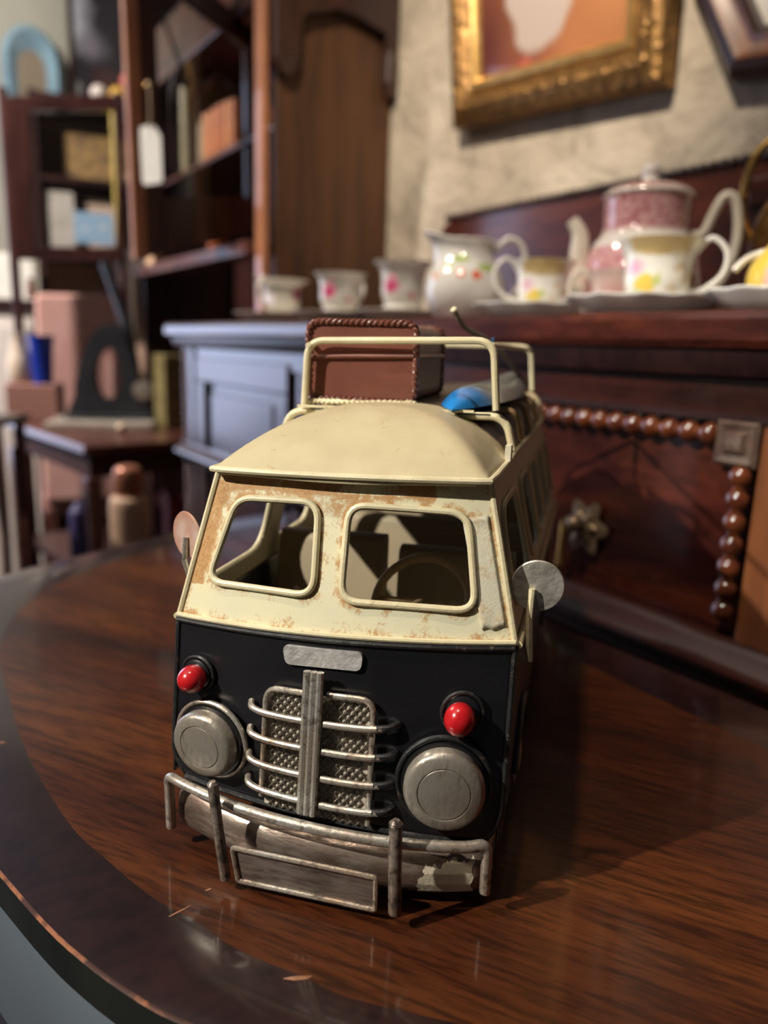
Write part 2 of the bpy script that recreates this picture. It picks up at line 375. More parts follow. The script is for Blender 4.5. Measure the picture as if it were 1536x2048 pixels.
# ------------------------------------------------------------------ round table in the foreground
OUT = [(.311, .021), (.271, .032), (.246, .041), (.226, .050), (.205, .062), (.155, .098), (.10, .16), (.055, .24), (.03, .33), (.022, .40), (.04, .44), (.10, .452),
       (.233, .455), (.342, .450), (.409, .447), (.60, .45), (.80, .452), (.875, .44), (.888, .387), (.865, .31), (.828, .231), (.791, .144), (.753, .072), (.69, .022), (.58, -.006), (.45, -.006), (.37, .006)]
INL = [(.41, .045), (.334, .052), (.302, .060), (.269, .070), (.246, .081), (.224, .090), (.199, .106), (.184, .115), (.14, .16), (.105, .22), (.08, .30), (.075, .38), (.11, .405),
       (.30, .405), (.60, .405), (.81, .40), (.835, .36), (.80, .27), (.765, .19), (.72, .125), (.65, .075), (.57, .050), (.492, .046)]
TS = .9545                            # scale of the measured outline
OUT = [(a*TS, q*TS) for a, q in OUT]; INL = [(a*TS, q*TS) for a, q in INL]
TC = (.45*TS, .24*TS)
def polar(pts, n=240):
    P = [(math.atan2(q-TC[1], a-TC[0]), math.hypot(q-TC[1], a-TC[0])) for a, q in [(v.x, v.y) for v in curve([(x, y, 0) for x, y in pts], 6, True)]]
    P.sort(); out = []
    for k in range(n):
        t = -pi+2*pi*k/n
        for i in range(len(P)):
            a0, r0 = P[i-1]; a1, r1 = P[i]
            if i == 0: a0 -= 2*pi
            if a0 <= t <= a1: break
        else: a0, r0 = P[-1]; a1, r1 = P[0][0]+2*pi, P[0][1]
        f = (t-a0)/max(a1-a0, 1e-9); r = r0+(r1-r0)*f
        out.append((TC[0]+r*cos(t), TC[1]+r*sin(t)))
    return out
PO, PI_ = polar(OUT), polar(INL)
cx, cp = TC
def L2(a, q, z): return (-(a-cx), q-cp, z)          # local coordinates of the table
table = thing('occasional_table', 'dark polished mahogany table with lighter inlaid centre, carrying the toy van', 'table', W(cx, cp, 0), ROTW)
TZ = .76
b = MB(); n = len(PO)
def off(P, d):
    o = []
    for a, q in P:
        r = math.hypot(a-cx, q-cp); o.append((cx+(a-cx)*(1-d/r), cp+(q-cp)*(1-d/r)))
    return o
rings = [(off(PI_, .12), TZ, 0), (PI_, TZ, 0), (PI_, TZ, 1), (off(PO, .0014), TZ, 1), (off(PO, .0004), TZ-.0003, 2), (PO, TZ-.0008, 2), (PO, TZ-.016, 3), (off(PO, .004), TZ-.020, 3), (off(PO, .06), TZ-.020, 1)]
vs = [L2(cx, cp, TZ)]
for R_, z, _ in rings: vs += [L2(a, q, z) for a, q in R_]
b.v = vs
def addf(f, mi): b.f.append(f); b.mi.append(mi)
for k in range(n): addf((0, 1+k, 1+(k+1) % n), 0)
for i in range(len(rings)-1):
    if i == 1: continue
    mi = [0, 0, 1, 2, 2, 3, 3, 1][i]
    for k in range(n):
        k2 = (k+1) % n; addf((1+i*n+k, 1+(i+1)*n+k, 1+(i+1)*n+k2, 1+i*n+k2), mi)
addf(tuple(1+(len(rings)-1)*n+k for k in range(n))[::-1], 1)
M_edgedark = plain('black_lacquer_edge', (.012, .014, .013), (.02, .022, .02), 20, .3, coat=.5)
b.build('table_top', [M_tabc, M_tabr, M_rimlight, M_edgedark], table, smooth=30)
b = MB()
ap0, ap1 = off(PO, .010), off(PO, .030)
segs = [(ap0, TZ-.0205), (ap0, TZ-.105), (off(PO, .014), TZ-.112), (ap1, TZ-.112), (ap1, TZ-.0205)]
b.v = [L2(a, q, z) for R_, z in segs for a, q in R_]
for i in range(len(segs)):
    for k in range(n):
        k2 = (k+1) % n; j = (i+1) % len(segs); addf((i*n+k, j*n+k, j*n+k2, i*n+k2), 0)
M_apron = plain('apron_window_reflection', (.17, .20, .235), (.14, .17, .20), 6, .38, coat=.5, coatr=.25)  # the window's blue reflection is put into this base colour
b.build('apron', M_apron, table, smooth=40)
b = MB(); b.lathe([(.03, .741), (.06, .73), (.045, .66), (.03, .6), (.05, .5), (.065, .42), (.04, .33), (.035, .28), (.07, .22), (.07, .16), (.02, .14)], 32)
b.build('pedestal', M_mahogv, table, smooth=50)
for k in range(3):
    a = pi/6+k*2*pi/3
    b = MB(); b.tube(curve([(cos(a)*r, sin(a)*r, z) for r, z in ((.03, .20), (.14, .17), (.24, .08), (.33, .027))], 6), [.026]*6+[.024]*6+[.02]*6+[.024], 12)
    b.build('foot', M_mahogv, table, smooth=50)
# chips and scratches in the polish
def chip(pts, z=TZ+.00015):
    c = MB(); c.add([L2(*p, z) for p in pts], [tuple(range(len(pts)))]); return c
import itertools
CH = []
def px_table(wx, wy):            # world xy -> (a,p)
    v = Vector((wx, wy, 0)); return v.dot(D), v.dot(N)
def blob(wx, wy, L, wd, ang, seed):
    rr = random.Random(seed); a0, q0 = px_table(wx, wy); pts = []
    for k in range(14):
        t = 2*pi*k/14; r = 1+.35*(rr.random()-.5); x = cos(t)*L*r; y = sin(t)*wd*r
        dx = x*cos(ang)-y*sin(ang); dy = x*sin(ang)+y*cos(ang); v = Vector((dx, dy, 0)); pts.append((a0+v.dot(D), q0+v.dot(N)))
    return pts
for args in ((-.0239, .2143, .0048, .0009, .12, 1), (-.0721, .2429, .0045, .00035, .75, 2), (-.1969, .3584, .0015, .0008, .3, 3), (-.064, .2549, .0012, .0004, .6, 6)):
    chip(blob(*args)).build('worn_chip', M_chip, table, smooth=0)

# ------------------------------------------------------------------ the toy van (local: x right, y back, z up)
YAW = -radians(14.8)
van = thing('toy_camper_van', 'black and cream tin toy camper van with luggage rack, standing on the mahogany table', 'toy van', VAN, YAW)
ZD, ZB, ZR = .037, .110, .171
def interp(x, xs, ys):
    if x <= xs[0]: return ys[0]
    for i in range(1, len(xs)):
        if x <= xs[i]: return ys[i-1]+(ys[i]-ys[i-1])*(x-xs[i-1])/(xs[i]-xs[i-1])
    return ys[-1]
def warp(x, y, z):               # the handmade body is slightly skewed
    t = interp(z, [0, .028, ZD, ZB, ZR, .3], [0, -.002, -.0026, .0033, .0022, .0015])
    return (x, y, z+t*(max(-.08, min(.08, x))/.07)*max(0, 1-max(y, 0)/.2))
def bul(u): return -.0086*(1-min(1, (u/.07)**2))
def fv(u, z):                    # y of the front skin
    if z <= ZB: return interp(z, [ZD, ZB], [-.008, 0])+bul(u)
    return interp(z, [ZB, ZR], [0, .0135])+bul(u)*interp(z, [ZB, ZR], [1, .9])
def hw(z): return .07 if z <= ZB else interp(z, [ZB, ZR], [.07, .0556])
def nang(u): return math.atan(2*.0086*u/.0049)     # local turn of the front skin
VP = dict(parent=van, warp=warp)

# lower black front, rounded at its bottom corners
def f(i, j):
    z = ZD+(ZB-ZD)*j; u = (-.07+.14*i)
    k = max(0, 1-(z-ZD)/.014); u *= 1-.09*k*k
    return (u, fv(u, z), z)
MB().grid(f, 60, 30).build('front_panel', M_black, van, warp=warp, solid=.001)
# windscreen panel with its two openings
WIN = [[(-.0453, .1603), (-.0093, .1607), (-.0081, .1253), (-.0561, .1263)], [(.0031, .1604), (.0487, .1589), (.0546, .1228), (.0031, .1243)]]
WPATH = [rounded([(x, z, 0) for x, z in q_], .0075, 6) for q_ in WIN]
def inside(P, x, z):
    c_ = False; n_ = len(P)
    for i in range(n_):
        x0, z0, x1, z1 = P[i-1].x, P[i-1].y, P[i].x, P[i].y
        if (z0 > z) != (z1 > z) and x < (x1-x0)*(z-z0)/(z1-z0)+x0: c_ = not c_
    return c_
def dist(P, x, z): return min(math.hypot(v.x-x, v.y-z) for v in P)
def f(i, j): z = ZB+(ZR-ZB)*j; u = (2*i-1)*hw(z); return (u, fv(u, z), z)
def keep(i, j): z = ZB+(ZR-ZB)*j; u = (2*i-1)*hw(z); return not (inside(WPATH[0], u, z) or inside(WPATH[1], u, z))
DP = [curve([(v.x, v.y, 0) for v in P_], 3, True) for P_ in WPATH]
def wear(x, y, z):
    d = min(dist(DP[0], x, z), dist(DP[1], x, z)); e = min(z-ZB, hw(z)-abs(x))
    w1 = max(0, .86*(1-d/.0060)); w2 = max(0, .85*(1-max(e, 0)/.0040))
    top = max(0, min(.85, (z-.1595)*170))
    if -.012 < x < .030 and z > .1645: top *= max(0, abs(x-.008)/.020)
    if x > .036 and z > .160: top *= .35
    left = max(0, min(.85, (-x-.0475-(.160-z)*.25)*190)) if z > .1245 else 0
    mid = .75*max(0, 1-abs(x+.003)/.009)*max(0, min(1, (z-.146)/.012))
    low = .60*max(0, 1-(z-ZB)/.007)
    return max(w1, w2, top, left, mid, low)+.04
MB().grid(f, 150, 66, keep).build('windscreen_panel', M_cream, van, warp=warp, solid=.001, attr=wear)
for P_ in WPATH:
    MB().tube([(v.x, fv(v.x, v.y)-.0008, v.y) for v in P_], .00145, 10, True).build('window_frame', M_creamtube, **VP)
b = MB()                         # repaired patch on the right pillar
def pf(i, j):
    x = (.0465+.0110*j)*(1-i)+(.0560+.0100*j)*i; z = (.1570-.0412*j)*(1-i)+(.1580-.0412*j)*i
    x = min(x, hw(z)-.0018); return (x, fv(x, z)-.0007, z+.0007*sin(9*i)*(1 if j > .9 else 0))
b.grid(pf, 10, 24)
b.build('pillar_patch', M_patch, van, warp=warp, solid=.0006, attr=lambda x, y, z: .12)
# seams
def seam(pts, r, mat, nm='seam'): return MB().tube(pts, r, 8).build(nm, mat, **VP)
seam([(u/100, fv(u/100, ZB)-.0007, ZB+.0012) for u in [x*.25-7 for x in range(57)]], .0011, M_creamtube, 'belt_moulding')
seam([(u/100, fv(u/100, ZB)-.0005, ZB-.0010) for u in [x*.25-7 for x in range(57)]], .0013, M_blackwire, 'belt_moulding')
for s in (-1, 1):
    seam([(s*hw(z), fv(s*hw(z), z), z) for z in [ZB+(ZR-ZB)*k/12 for k in range(13)]], .0013, M_creamtube, 'corner_seam')
    seam([(s*(.07-.0063*max(0, 1-(z-ZD)/.014)**2), fv(.07, z), z) for z in [ZD+(ZB-ZD)*k/20 for k in range(21)]], .0012, M_blackwire, 'corner_seam')
seam([(u/1000, fv(u/1000, ZD), ZD) for u in range(-63, 64, 3)], .0012, M_blackwire, 'lower_seam')

# sides
LEN = .31
SW = [(.020, .078), (.096, .142), (.150, .196), (.204, .250), (.258, .298)]
def sx(z): return hw(z)
for s in (-1, 1):
    def f(i, j): z = ZD+(ZB-ZD)*j; return (s*.07, (-.008+.008*j)*(1-i)+i*LEN if True else 0, z)
    def keep(i, j):
        y, z = i*LEN, ZD+(ZB-ZD)*j
        return not any((y-c_)**2+(z-.036)**2 < .0270**2 for c_ in (.062, .245))
    MB().grid(f, 120, 34, keep).build('side_panel', M_black, van, warp=warp, solid=.001)
    paths = [rounded([(y0, .1585, 0), (y1, .1585, 0), (y1, .1195, 0), (y0 if k else y0-.008, .1195, 0)], .010 if k else .014, 6) for k, (y0, y1) in enumerate(SW)]
    def f(i, j): z = ZB+(ZR-ZB)*j; y0 = .0135*j; return (s*sx(z), y0+(LEN-.01*j-y0)*i, z)
    def keep(i, j):
        z = ZB+(ZR-ZB)*j; y0 = .0135*j; y = y0+(LEN-.01*j-y0)*i
        return not any(inside(P_, y, z) for P_ in paths)
    MB().grid(f, 240, 50, keep).build('side_window_panel', M_cream, van, warp=warp, solid=.001, attr=lambda x, y, z: .12)
    for P_ in paths:
        MB().tube([(s*(sx(v.y)+.0006), v.x, v.y) for v in P_], .0013, 8, True).build('window_frame', M_creamtube, **VP)
    MB().tube([(s*.0712, y*.01, ZB) for y in range(0, 32)], .0014, 8).build('belt_moulding', M_creamtube, **VP)
    # wheel arches and wheels
    for c_ in (.062, .245):
        MB().tube([(s*.0712, c_+.0273*cos(a), .036+.0273*sin(a)) for a in [pi*k/20+.2*(1-k/10) for k in range(21)]], .0014, 8).build('wheel_arch', M_blackwire, **VP)
        wh = MB(); wh.T = Matrix.Translation((s*.060, c_, .0338)) @ Matrix.Rotation(pi/2, 4, 'Y')
        wh.lathe([(.010, -.009), (.019, -.009), (.0232, -.006), (.0235, 0), (.0232, .006), (.019, .009), (.010, .009)], 36)
        ob = wh.build('wheel', M_tyre, van)
        hc = MB(); hc.T = Matrix.Translation((s*.0692, c_, .0338)) @ Matrix.Rotation(s*pi/2, 4, 'Y')
        hc.lathe([(.013, -.001), (.0125, .001), (.008, .0022), (.003, .003), (1e-5, .0032)], 24)
        hc.build('hub_cap', M_silver, ob)
# rear, floor
b = MB(); b.prism([(-.07, ZD), (.07, ZD), (.07, ZB), (.0556, ZR), (-.0556, ZR), (-.07, ZB)], LEN-.0015, LEN)
b.build('rear_panel', M_cream, van)
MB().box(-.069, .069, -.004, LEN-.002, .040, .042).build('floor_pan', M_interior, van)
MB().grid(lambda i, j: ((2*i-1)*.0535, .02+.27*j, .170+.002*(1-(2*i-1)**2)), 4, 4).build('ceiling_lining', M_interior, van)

# roof: hipped at the front, domed behind
def roofz(u, v):
    h = .0556+.001*min(1, v/.3); s_ = min(1, abs(u)/h)
    ed = .0075+bul(u)*.85; t = max(0, min(1, (v-ed)/.052)); t = t*(1.5-.5*t)
    side = (1-s_**2.6)*.0236; hip = .0235*t*1.02
    m_ = min(side, hip); return ZR+.0012+max(0, m_-.0006*math.exp(-((side-hip)/.0018)**2))
def f(i, j):
    u = (2*i-1)*.0562; ed = .0075+bul(u)*.85; v = ed+(LEN-ed)*(j**1.5); return (u, v, roofz(u, v))
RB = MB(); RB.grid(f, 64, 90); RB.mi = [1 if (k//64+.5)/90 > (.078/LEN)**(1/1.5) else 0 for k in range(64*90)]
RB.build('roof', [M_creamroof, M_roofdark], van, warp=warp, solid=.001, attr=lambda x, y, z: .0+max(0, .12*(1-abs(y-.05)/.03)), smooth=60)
ed_ = [(u/1000, .0075+bul(u/1000)*.85, ZR+.0005) for u in range(-56, 57, 4)]
MB().tube([(-.0568, LEN, ZR+.0005)]+[(-.0568, y/100, ZR+.0005) for y in range(30, 1, -2)]+ed_+[(.0568, y/100, ZR+.0005) for y in range(2, 31, 2)]+[(.0568, LEN, ZR+.0005)], .0013, 8, True).build('roof_gutter', M_creamtube, **VP)
MB().tube([(u/1000, .0085+bul(u/1000)*.86, ZR-.0013-.0004*cos(u/14)) for u in range(-53, 54, 4)], .0008, 8).build('visor_lip', M_creamtube, **VP)

# roof rack
FV, RV = .072, .285
def hoop(v, nm='rack_hoop', tilt=0):
    MB().tube(rounded([(-.0425, v, .1905), (-.0408, v+tilt, .2225), (.0460, v+tilt, .2235), (.0490, v, .1930)], .008, 6, False), .0017, 10).build(nm, M_creamtube, **VP)
hoop(FV)
hoop(RV)
for s_, zz in ((-.0400, .2205), (.0452, .2215)):
    MB().tube([(s_, FV-.002 if s_ < 0 else FV, zz), (s_, RV, zz)], .0013, 8).build('rack_rail', M_creamtube, **VP)
for k, v in enumerate((FV+.004, .125, .18, .235, RV-.002)):
    MB().tube(rounded([(-.0555, v, .1735), (-.0515, v, .1895), (.0530, v, .1900), (.0570, v, .1750)], .009, 6, False), .0018, 10).build('rack_support', M_tube_tan if k else M_creamtube, **VP)
b = MB(); b.box(-.0445, .0395, FV-.004, FV-.0032, .1918, .1930); b.build('rack_strip', M_creamtube, **VP)
for u in (-.030, -.0185, -.0025, .0125, .030):
    MB().tube([(u, FV-.004, .1912), (u, RV, .1912)], .0012, 8).build('rack_slat', M_creamtube, **VP)
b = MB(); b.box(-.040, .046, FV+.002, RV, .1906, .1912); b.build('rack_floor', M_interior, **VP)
MB().box(.0555, .0580, .058, .066, .1715, .1790).build('gutter_clip', M_patch, **VP)

# interior: seats, steering wheel, dashboard
def seat(x0, x1, y, zt, mat, nm='seat_back', th=.012):
    P_ = rounded([(y-.002, .062), (y+.004, zt), (y+.004+th, zt), (y+th+.002, .062)] and [(y-.002, .062, 0), (y+.004, zt, 0), (y+.004+th, zt, 0), (y+th+.002, .062, 0)], .005, 4)
    b = MB(); b.prism([(v.x, v.y) for v in P_], x0, x1, 'x'); return b.build(nm, mat, **VP)
seat(-.063, -.0065, .088, .1255, M_creamseat); seat(.0020, .060, .088, .1210, M_creamseat)
MB().box(-.060, -.008, .050, .088, .042, .070).build('seat_cushion', M_creamseat, **VP)
MB().box(.0005, .058, .050, .088, .042, .070).build('seat_cushion', M_creamseat, **VP)
seat(-.058, .058, .17, .118, M_creamseat); seat(-.058, .058, .25, .120, M_creamseat)
st = MB(); st.T = Matrix.Translation((.0235, .050, .1075)) @ Matrix.Rotation(radians(-38), 4, 'X')
st.tube([(cos(2*pi*k/40)*.0215, 0, sin(2*pi*k/40)*.0215) for k in range(40)], .0021, 10, True)
st.tube([(-.02, 0, 0), (.02, 0, 0)], .0012, 8); st.tube([(0, 0, 0), (0, -.03, -.014)], .0016, 8)
st.build('steering_wheel', M_tube_tan, **VP)
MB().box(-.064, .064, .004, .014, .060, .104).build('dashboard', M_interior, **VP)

# lamps
def ring(u, z, r, t, off_, mat, nm):
    b = MB(); y = fv(u, z); a = nang(u)
    b.T = Matrix.Translation((u, y-off_, z)) @ Matrix.Rotation(a, 4, 'Z') @ Matrix.Rotation(pi/2, 4, 'X')
    b.tube([(r*cos(2*pi*k/40), r*sin(2*pi*k/40), 0) for k in range(40)], t, 10, True); return b.build(nm, mat, **VP)
for u, z, r in ((-.0497, .0590, .0158), (.0478, .0592, .0166)):
    b = MB(); y = fv(u, z)
    b.T = Matrix.Translation((u, y, z)) @ Matrix.Rotation(nang(u), 4, 'Z') @ Matrix.Rotation(pi/2, 4, 'X')
    b.lathe([(r+.0004, -.004), (r+.0004, .001), (r-.0002, .0035)], 48); hs = b.build('headlamp_housing', M_black, **VP)
    b = MB(); b.T = Matrix.Translation((u, y, z)) @ Matrix.Rotation(nang(u), 4, 'Z') @ Matrix.Rotation(pi/2, 4, 'X')
    R_ = r-.0012
    b.lathe([(R_, .001), (R_, .0068), (R_-.0008, .0082), (R_-.002, .0089), (R_*.66, .0094), (R_*.645, .0088), (R_*.62, .0094), (R_*.5, .0096), (R_*.25, .0099), (1e-5, .010)], 48)
    b.build('headlamp', M_lamp, **VP)
    ring(u, z+.0002, r+.0012, .0011, .0015, M_blackwire if u > 0 else M_silver, 'headlamp_ring')
for u, z in ((-.0580, .0865), (.0528, .0855)):
    ring(u, z, .0078, .0008, .001, M_blackwire, 'indicator_ring')
    b = MB(); b.T = Matrix.Translation((u, fv(u, z), z)) @ Matrix.Rotation(nang(u), 4, 'Z') @ Matrix.Rotation(pi/2, 4, 'X')
    b.lathe([(.0072, -.001), (.0066, .0018), (.0052, .0026)], 32); b.build('indicator_cup', M_black, **VP)
    b = MB(); b.ball((u-.0003, fv(u, z)-.0058, z-.0004), .0059, .0062, .0061, 28); b.build('indicator_lamp', M_red, **VP)

# grille
GX0, GX1, GZ0, GZ1 = -.0240, .0190, .0375, .0870
b = MB(); b.grid(lambda i, j: (GX0+(GX1-GX0)*i, fv(GX0+(GX1-GX0)*i, GZ0+(GZ1-GZ0)*j)-.0009, GZ0+(GZ1-GZ0)*j), 10, 10)
b.build('grille_backing', M_gback, **VP)
b = MB(); st_ = .0031
ext = (GX1-GX0)+(GZ1-GZ0)
for sg in (1, -1):
    k = -ext
    while k < ext:
        # line: x = x0 + t, z = z0 + sg*t*1.25
        pts = []
        for t in [q_*.0025 for q_ in range(-40, 41)]:
            x = (GX0+GX1)/2+k+t; z = (GZ0+GZ1)/2+sg*t*1.2
            if GX0 <= x <= GX1 and GZ0 <= z <= GZ1: pts.append((x, fv(x, z)-.0016, z))
        if len(pts) > 1: b.tube(pts, .00034, 5)
        k += st_
b.build('grille_mesh', M_mesh, **VP)
def fr(pts, off_, r, nm, mat, rr=.006):
    P_ = rounded([(x, z, 0) for x, z in pts], rr, 5, False); Q = []
    for i in range(len(P_)-1):
        for t in (0, .25, .5, .75): v = P_[i].lerp(P_[i+1], t); Q.append((v.x, fv(v.x, v.y)-off_, v.y))
    Q.append((P_[-1].x, fv(P_[-1].x, P_[-1].y)-off_, P_[-1].y))
    return MB().tube(Q, r, 10).build(nm, mat, **VP)
fr([(-.0246, .0420), (-.0246, .0880), (-.0075, .0880)], .0028, .0012, 'grille_frame', M_silver)
fr([(.0012, .0885), (.0198, .0885), (.0202, .0400)], .0028, .0012, 'grille_frame', M_silver)
for k in range(3):
    MB().tube([(-.0062+k*.0026, fv(-.003, z)-.0062, z) for z in (.0415, .055, .07, .085, .0985)], .00155, 10).build('grille_bar', M_silver, **VP)
for z in (.0782, .0672, .0564, .0458):
    MB().tube(curve([(-.0318, fv(-.03, z)-.0005, z+.0018), (-.0300, fv(-.03, z)-.0040, z+.0010), (-.0245, fv(-.024, z)-.0052, z+.0003), (-.015, fv(-.015, z)-.0054, z), (-.0072, fv(-.007, z)-.0055, z)], 5), .00135, 10).build('grille_bar', M_silver, **VP)
    MB().tube(curve([(.0218, fv(.0218, z)-.0048, z+.0004), (.0265, fv(.026, z)-.0036, z+.0008), (.0292, fv(.029, z)-.0003, z+.0012)], 5), .00145, 10).build('bar_end', M_blackwire, **VP)
    MB().tube(curve([(.0012, fv(0, z)-.0055, z), (.010, fv(.01, z)-.0054, z), (.0205, fv(.02, z)-.0050, z+.0003), (.0265, fv(.026, z)-.0036, z+.0008), (.0290, fv(.029, z)-.0005, z+.0012)], 5), .00135, 10).build('grille_bar', M_silver, **VP)
b = MB(); P_ = rounded([(-.0190, .1055, 0), (.0140, .1055, 0), (.0135, .0985, 0), (-.0175, .0980, 0)], .0025, 4)
n_ = len(P_); vs = [(v.x, fv(v.x, v.y)-.0016, v.y) for v in P_]+[(v.x, fv(v.x, v.y)+.0005, v.y) for v in P_]
b.add(vs, [tuple(range(n_))]+[(i, (i+1) % n_, n_+(i+1) % n_, n_+i) for i in range(n_)])
b.build('badge_plate', plain('badge_silver', (.66, .65, .62), (.5, .49, .46), 300, .4, metal=.5, bumps=.6), **VP)

# bumper, bull bar, number plate
def by(u, c_=-.0245, e=-.0105): return c_+(e-c_)*(abs(u)/.066)**2.2
b = MB()
prof = [(.006, .0345), (.0015, .0338), (-.0012, .031), (-.0026, .027), (-.0026, .022), (-.0012, .018), (.0015, .0155), (.005, .0145)]
us = [-.0675, -.0665]+[x*.003-.0645 for x in range(44)]+[.0665, .0675]
def bf(i, j):
    k = i*(len(us)-1); k0 = int(round(k)); u = us[k0]; t = j*(len(prof)-1); p_ = prof[int(round(t))]
    e = max(0, abs(u)-.0645)/.003; return (u, by(u)+p_[0]+e*.012, p_[1])
b.grid(bf, len(us)-1, len(prof)-1); b.build('bumper', M_bumper, van, warp=warp, solid=.001, smooth=60)
PB = MB(); jag = [random.random()*.12 for _ in range(60)]
def pbf(i, j):
    u = .0385+.0235*i; t = .10+.80*j; k = t*(len(prof)-1); k0 = min(int(k), len(prof)-2); f_ = k-k0
    return (u, by(u)+prof[k0][0]*(1-f_)+prof[k0+1][0]*f_-.0004, prof[k0][1]*(1-f_)+prof[k0+1][1]*f_)
PB.grid(pbf, 110, 70, lambda i, j: j > .16+.05*sin(17*i)+.03*sin(43*i+1)+.015*sin(97*i)+.30*(1-i)**2 and j < .97-.02*sin(31*i) and i > .10+.03*sin(19*j)+.02*sin(47*j)+.25*(1-j)**2 and i < .97-.02*sin(23*j))
PB.build('peeled_patch', van_paint('peeled_cream', (.62, .56, .42), (.50, .44, .33), (.30, .24, .17), (.40, .33, .22), grit=.9, amount=.1, nscale=220), van, warp=warp, smooth=60)
path = [(u*.001, by(u*.001, -.0300, -.0190), .0424-.0006*cos(u*.02)) for u in range(-60, 61, 5)]
MB().tube(rounded([(-.0662, -.0172, .0180), (-.0662, -.0178, .0415)]+path+[(.0664, -.0180, .0430), (.0666, -.0175, .0215)], .005, 4, False), .0021, 12).build('bull_bar', M_silver, **VP)
for x0, z0, x1, z1, r in ((-.0384, .0530, -.0322, .0150, .0021), (.0345, .0530, .0360, .0180, .0025)):
    b = MB(); b.tube([(x0, -.0322, z0), ((x0+x1)/2, -.0340, (z0+z1)/2), (x1, -.0348, z1)], r, 14)
    b.tube([(x0, -.0322, z0-.0002), (x0-.00001, -.0322, z0+.0012)], [r*1.05, r*.55], 14)
    b.build('bull_bar_post', M_post, **VP)
lp = [(-.0300, .0278), (.0280, .0300), (.0282, .0158), (-.0275, .0142)]
b = MB(); b.prism(lp, -.0330, -.0318); b.build('number_plate', aged_metal('number_plate_metal', (.26, .22, .19), (.08, .06, .05), (.22, .17, .14), 170, (.4, 1, 2.4), .42, .36, .58, .5), **VP)
MB().tube(rounded([(x, -.0334, z) for x, z in lp], .0012, 3), .0010, 8, True).build('number_plate_rim', M_silver, **VP)

# mirrors
b = MB(); b.T = Matrix.Translation((.0757, .012, .1333)) @ Matrix.Rotation(radians(8), 4, 'Z') @ Matrix.Rotation(pi/2, 4, 'X')
b.lathe([(1e-5, -.0006), (.0098, -.0006), (.0102, 0), (.0098, .0006), (1e-5, .0008)], 36)
mr = b.build('wing_mirror', M_mirror, van)
MB().tube([(.0740, .0100, .1325), (.0738, .0085, .122), (.0750, .0090, .1040)], .0013, 8).build('mirror_stalk', M_creamtube, van)
MB().tube([(.0750, .0090, .1045), (.0690, .011, .1052)], .0010, 8).build('mirror_bracket', M_creamtube, van)
b = MB(); b.T = Matrix.Translation((-.0722, .012, .1390)) @ Matrix.Rotation(radians(-28), 4, 'Z') @ Matrix.Rotation(pi/2, 4, 'X')
b.lathe([(1e-5, -.0006), (.0098, -.0006), (.0102, 0), (.0098, .0006), (1e-5, .0008)], 36)
b.build('wing_mirror', M_mirror2, van)
MB().tube([(-.0716, .0100, .1385), (-.0722, .0095, .128), (-.0700, .0110, .1180)], .0012, 8).build('mirror_stalk', M_silver, van)

# things carried on the rack
def vworld(x, y, z): return VAN + Matrix.Rotation(YAW, 3, 'Z') @ Vector((x, y, z))
sc = thing('suitcase', 'small brown braided-edge suitcase tied on the roof rack of the toy van', 'suitcase', vworld(-.0172, .1145, .1937), YAW+radians(1.5))
SX, SY, SZ = .0262, .0370, .0372
b = MB(); P_ = rounded([(-SX, .0012, 0), (SX, .0012, 0), (SX, SZ, 0), (-SX, SZ, 0)], .006, 4)
b.prism([(v.x, v.y) for v in P_], -SY, SY); b.build('case_shell', M_case, sc, bevel=.0008)
def braid(path, r=.0011, tw=900):
    b = MB(); P_ = curve(path, 10, True); L = [0]
    for i in range(1, len(P_)): L.append(L[-1]+(P_[i]-P_[i-1]).length)
    for ph in (0, pi):
        Q = []
        for i, v in enumerate(P_):
            t = (P_[(i+1) % len(P_)]-P_[i-1]).normalized(); u_ = t.cross(Vector((0, 1, 0))).normalized(); a = L[i]*tw+ph
            Q.append(v+u_*cos(a)*r*.7+Vector((0, 1, 0))*sin(a)*r*.9)
        b.tube(Q, r, 7, True)
    return b
for y in (-SY, SY):
    P2 = rounded([(-SX, y, .0012), (SX, y, .0012), (SX, y, SZ), (-SX, y, SZ)], .006, 3)
    dense = []
    for i in range(len(P2)):
        a_, c_ = P2[i], P2[(i+1) % len(P2)]; m_ = max(1, int((c_-a_).length/.003))
        dense += [a_.lerp(c_, k/m_) for k in range(m_)]
    braid(dense, .0010, 1100).build('braided_edge', M_casedark, sc)
MB().tube([(-SX-.0008, -SY+.001, .020), (-SX, -SY-.0008, .0205), (0, -SY-.0012, .0218), (SX-.001, -SY-.0008, .0225), (SX+.0006, -SY+.001, .0225), (SX+.0006, SY, .0225)], .0010, 8).build('case_strap', M_case, sc)
b = braid([(-.023, -SY-.002, 0), (0, -SY-.0022, .0004), (.023, -SY-.002, .001), (.024, -SY+.002, .001), (0, -SY+.001, .0), (-.023, -SY+.002, 0)], .0010, 1300)
b.T = Matrix.Identity(4); b.build('tie_rope', M_creamtube, sc)
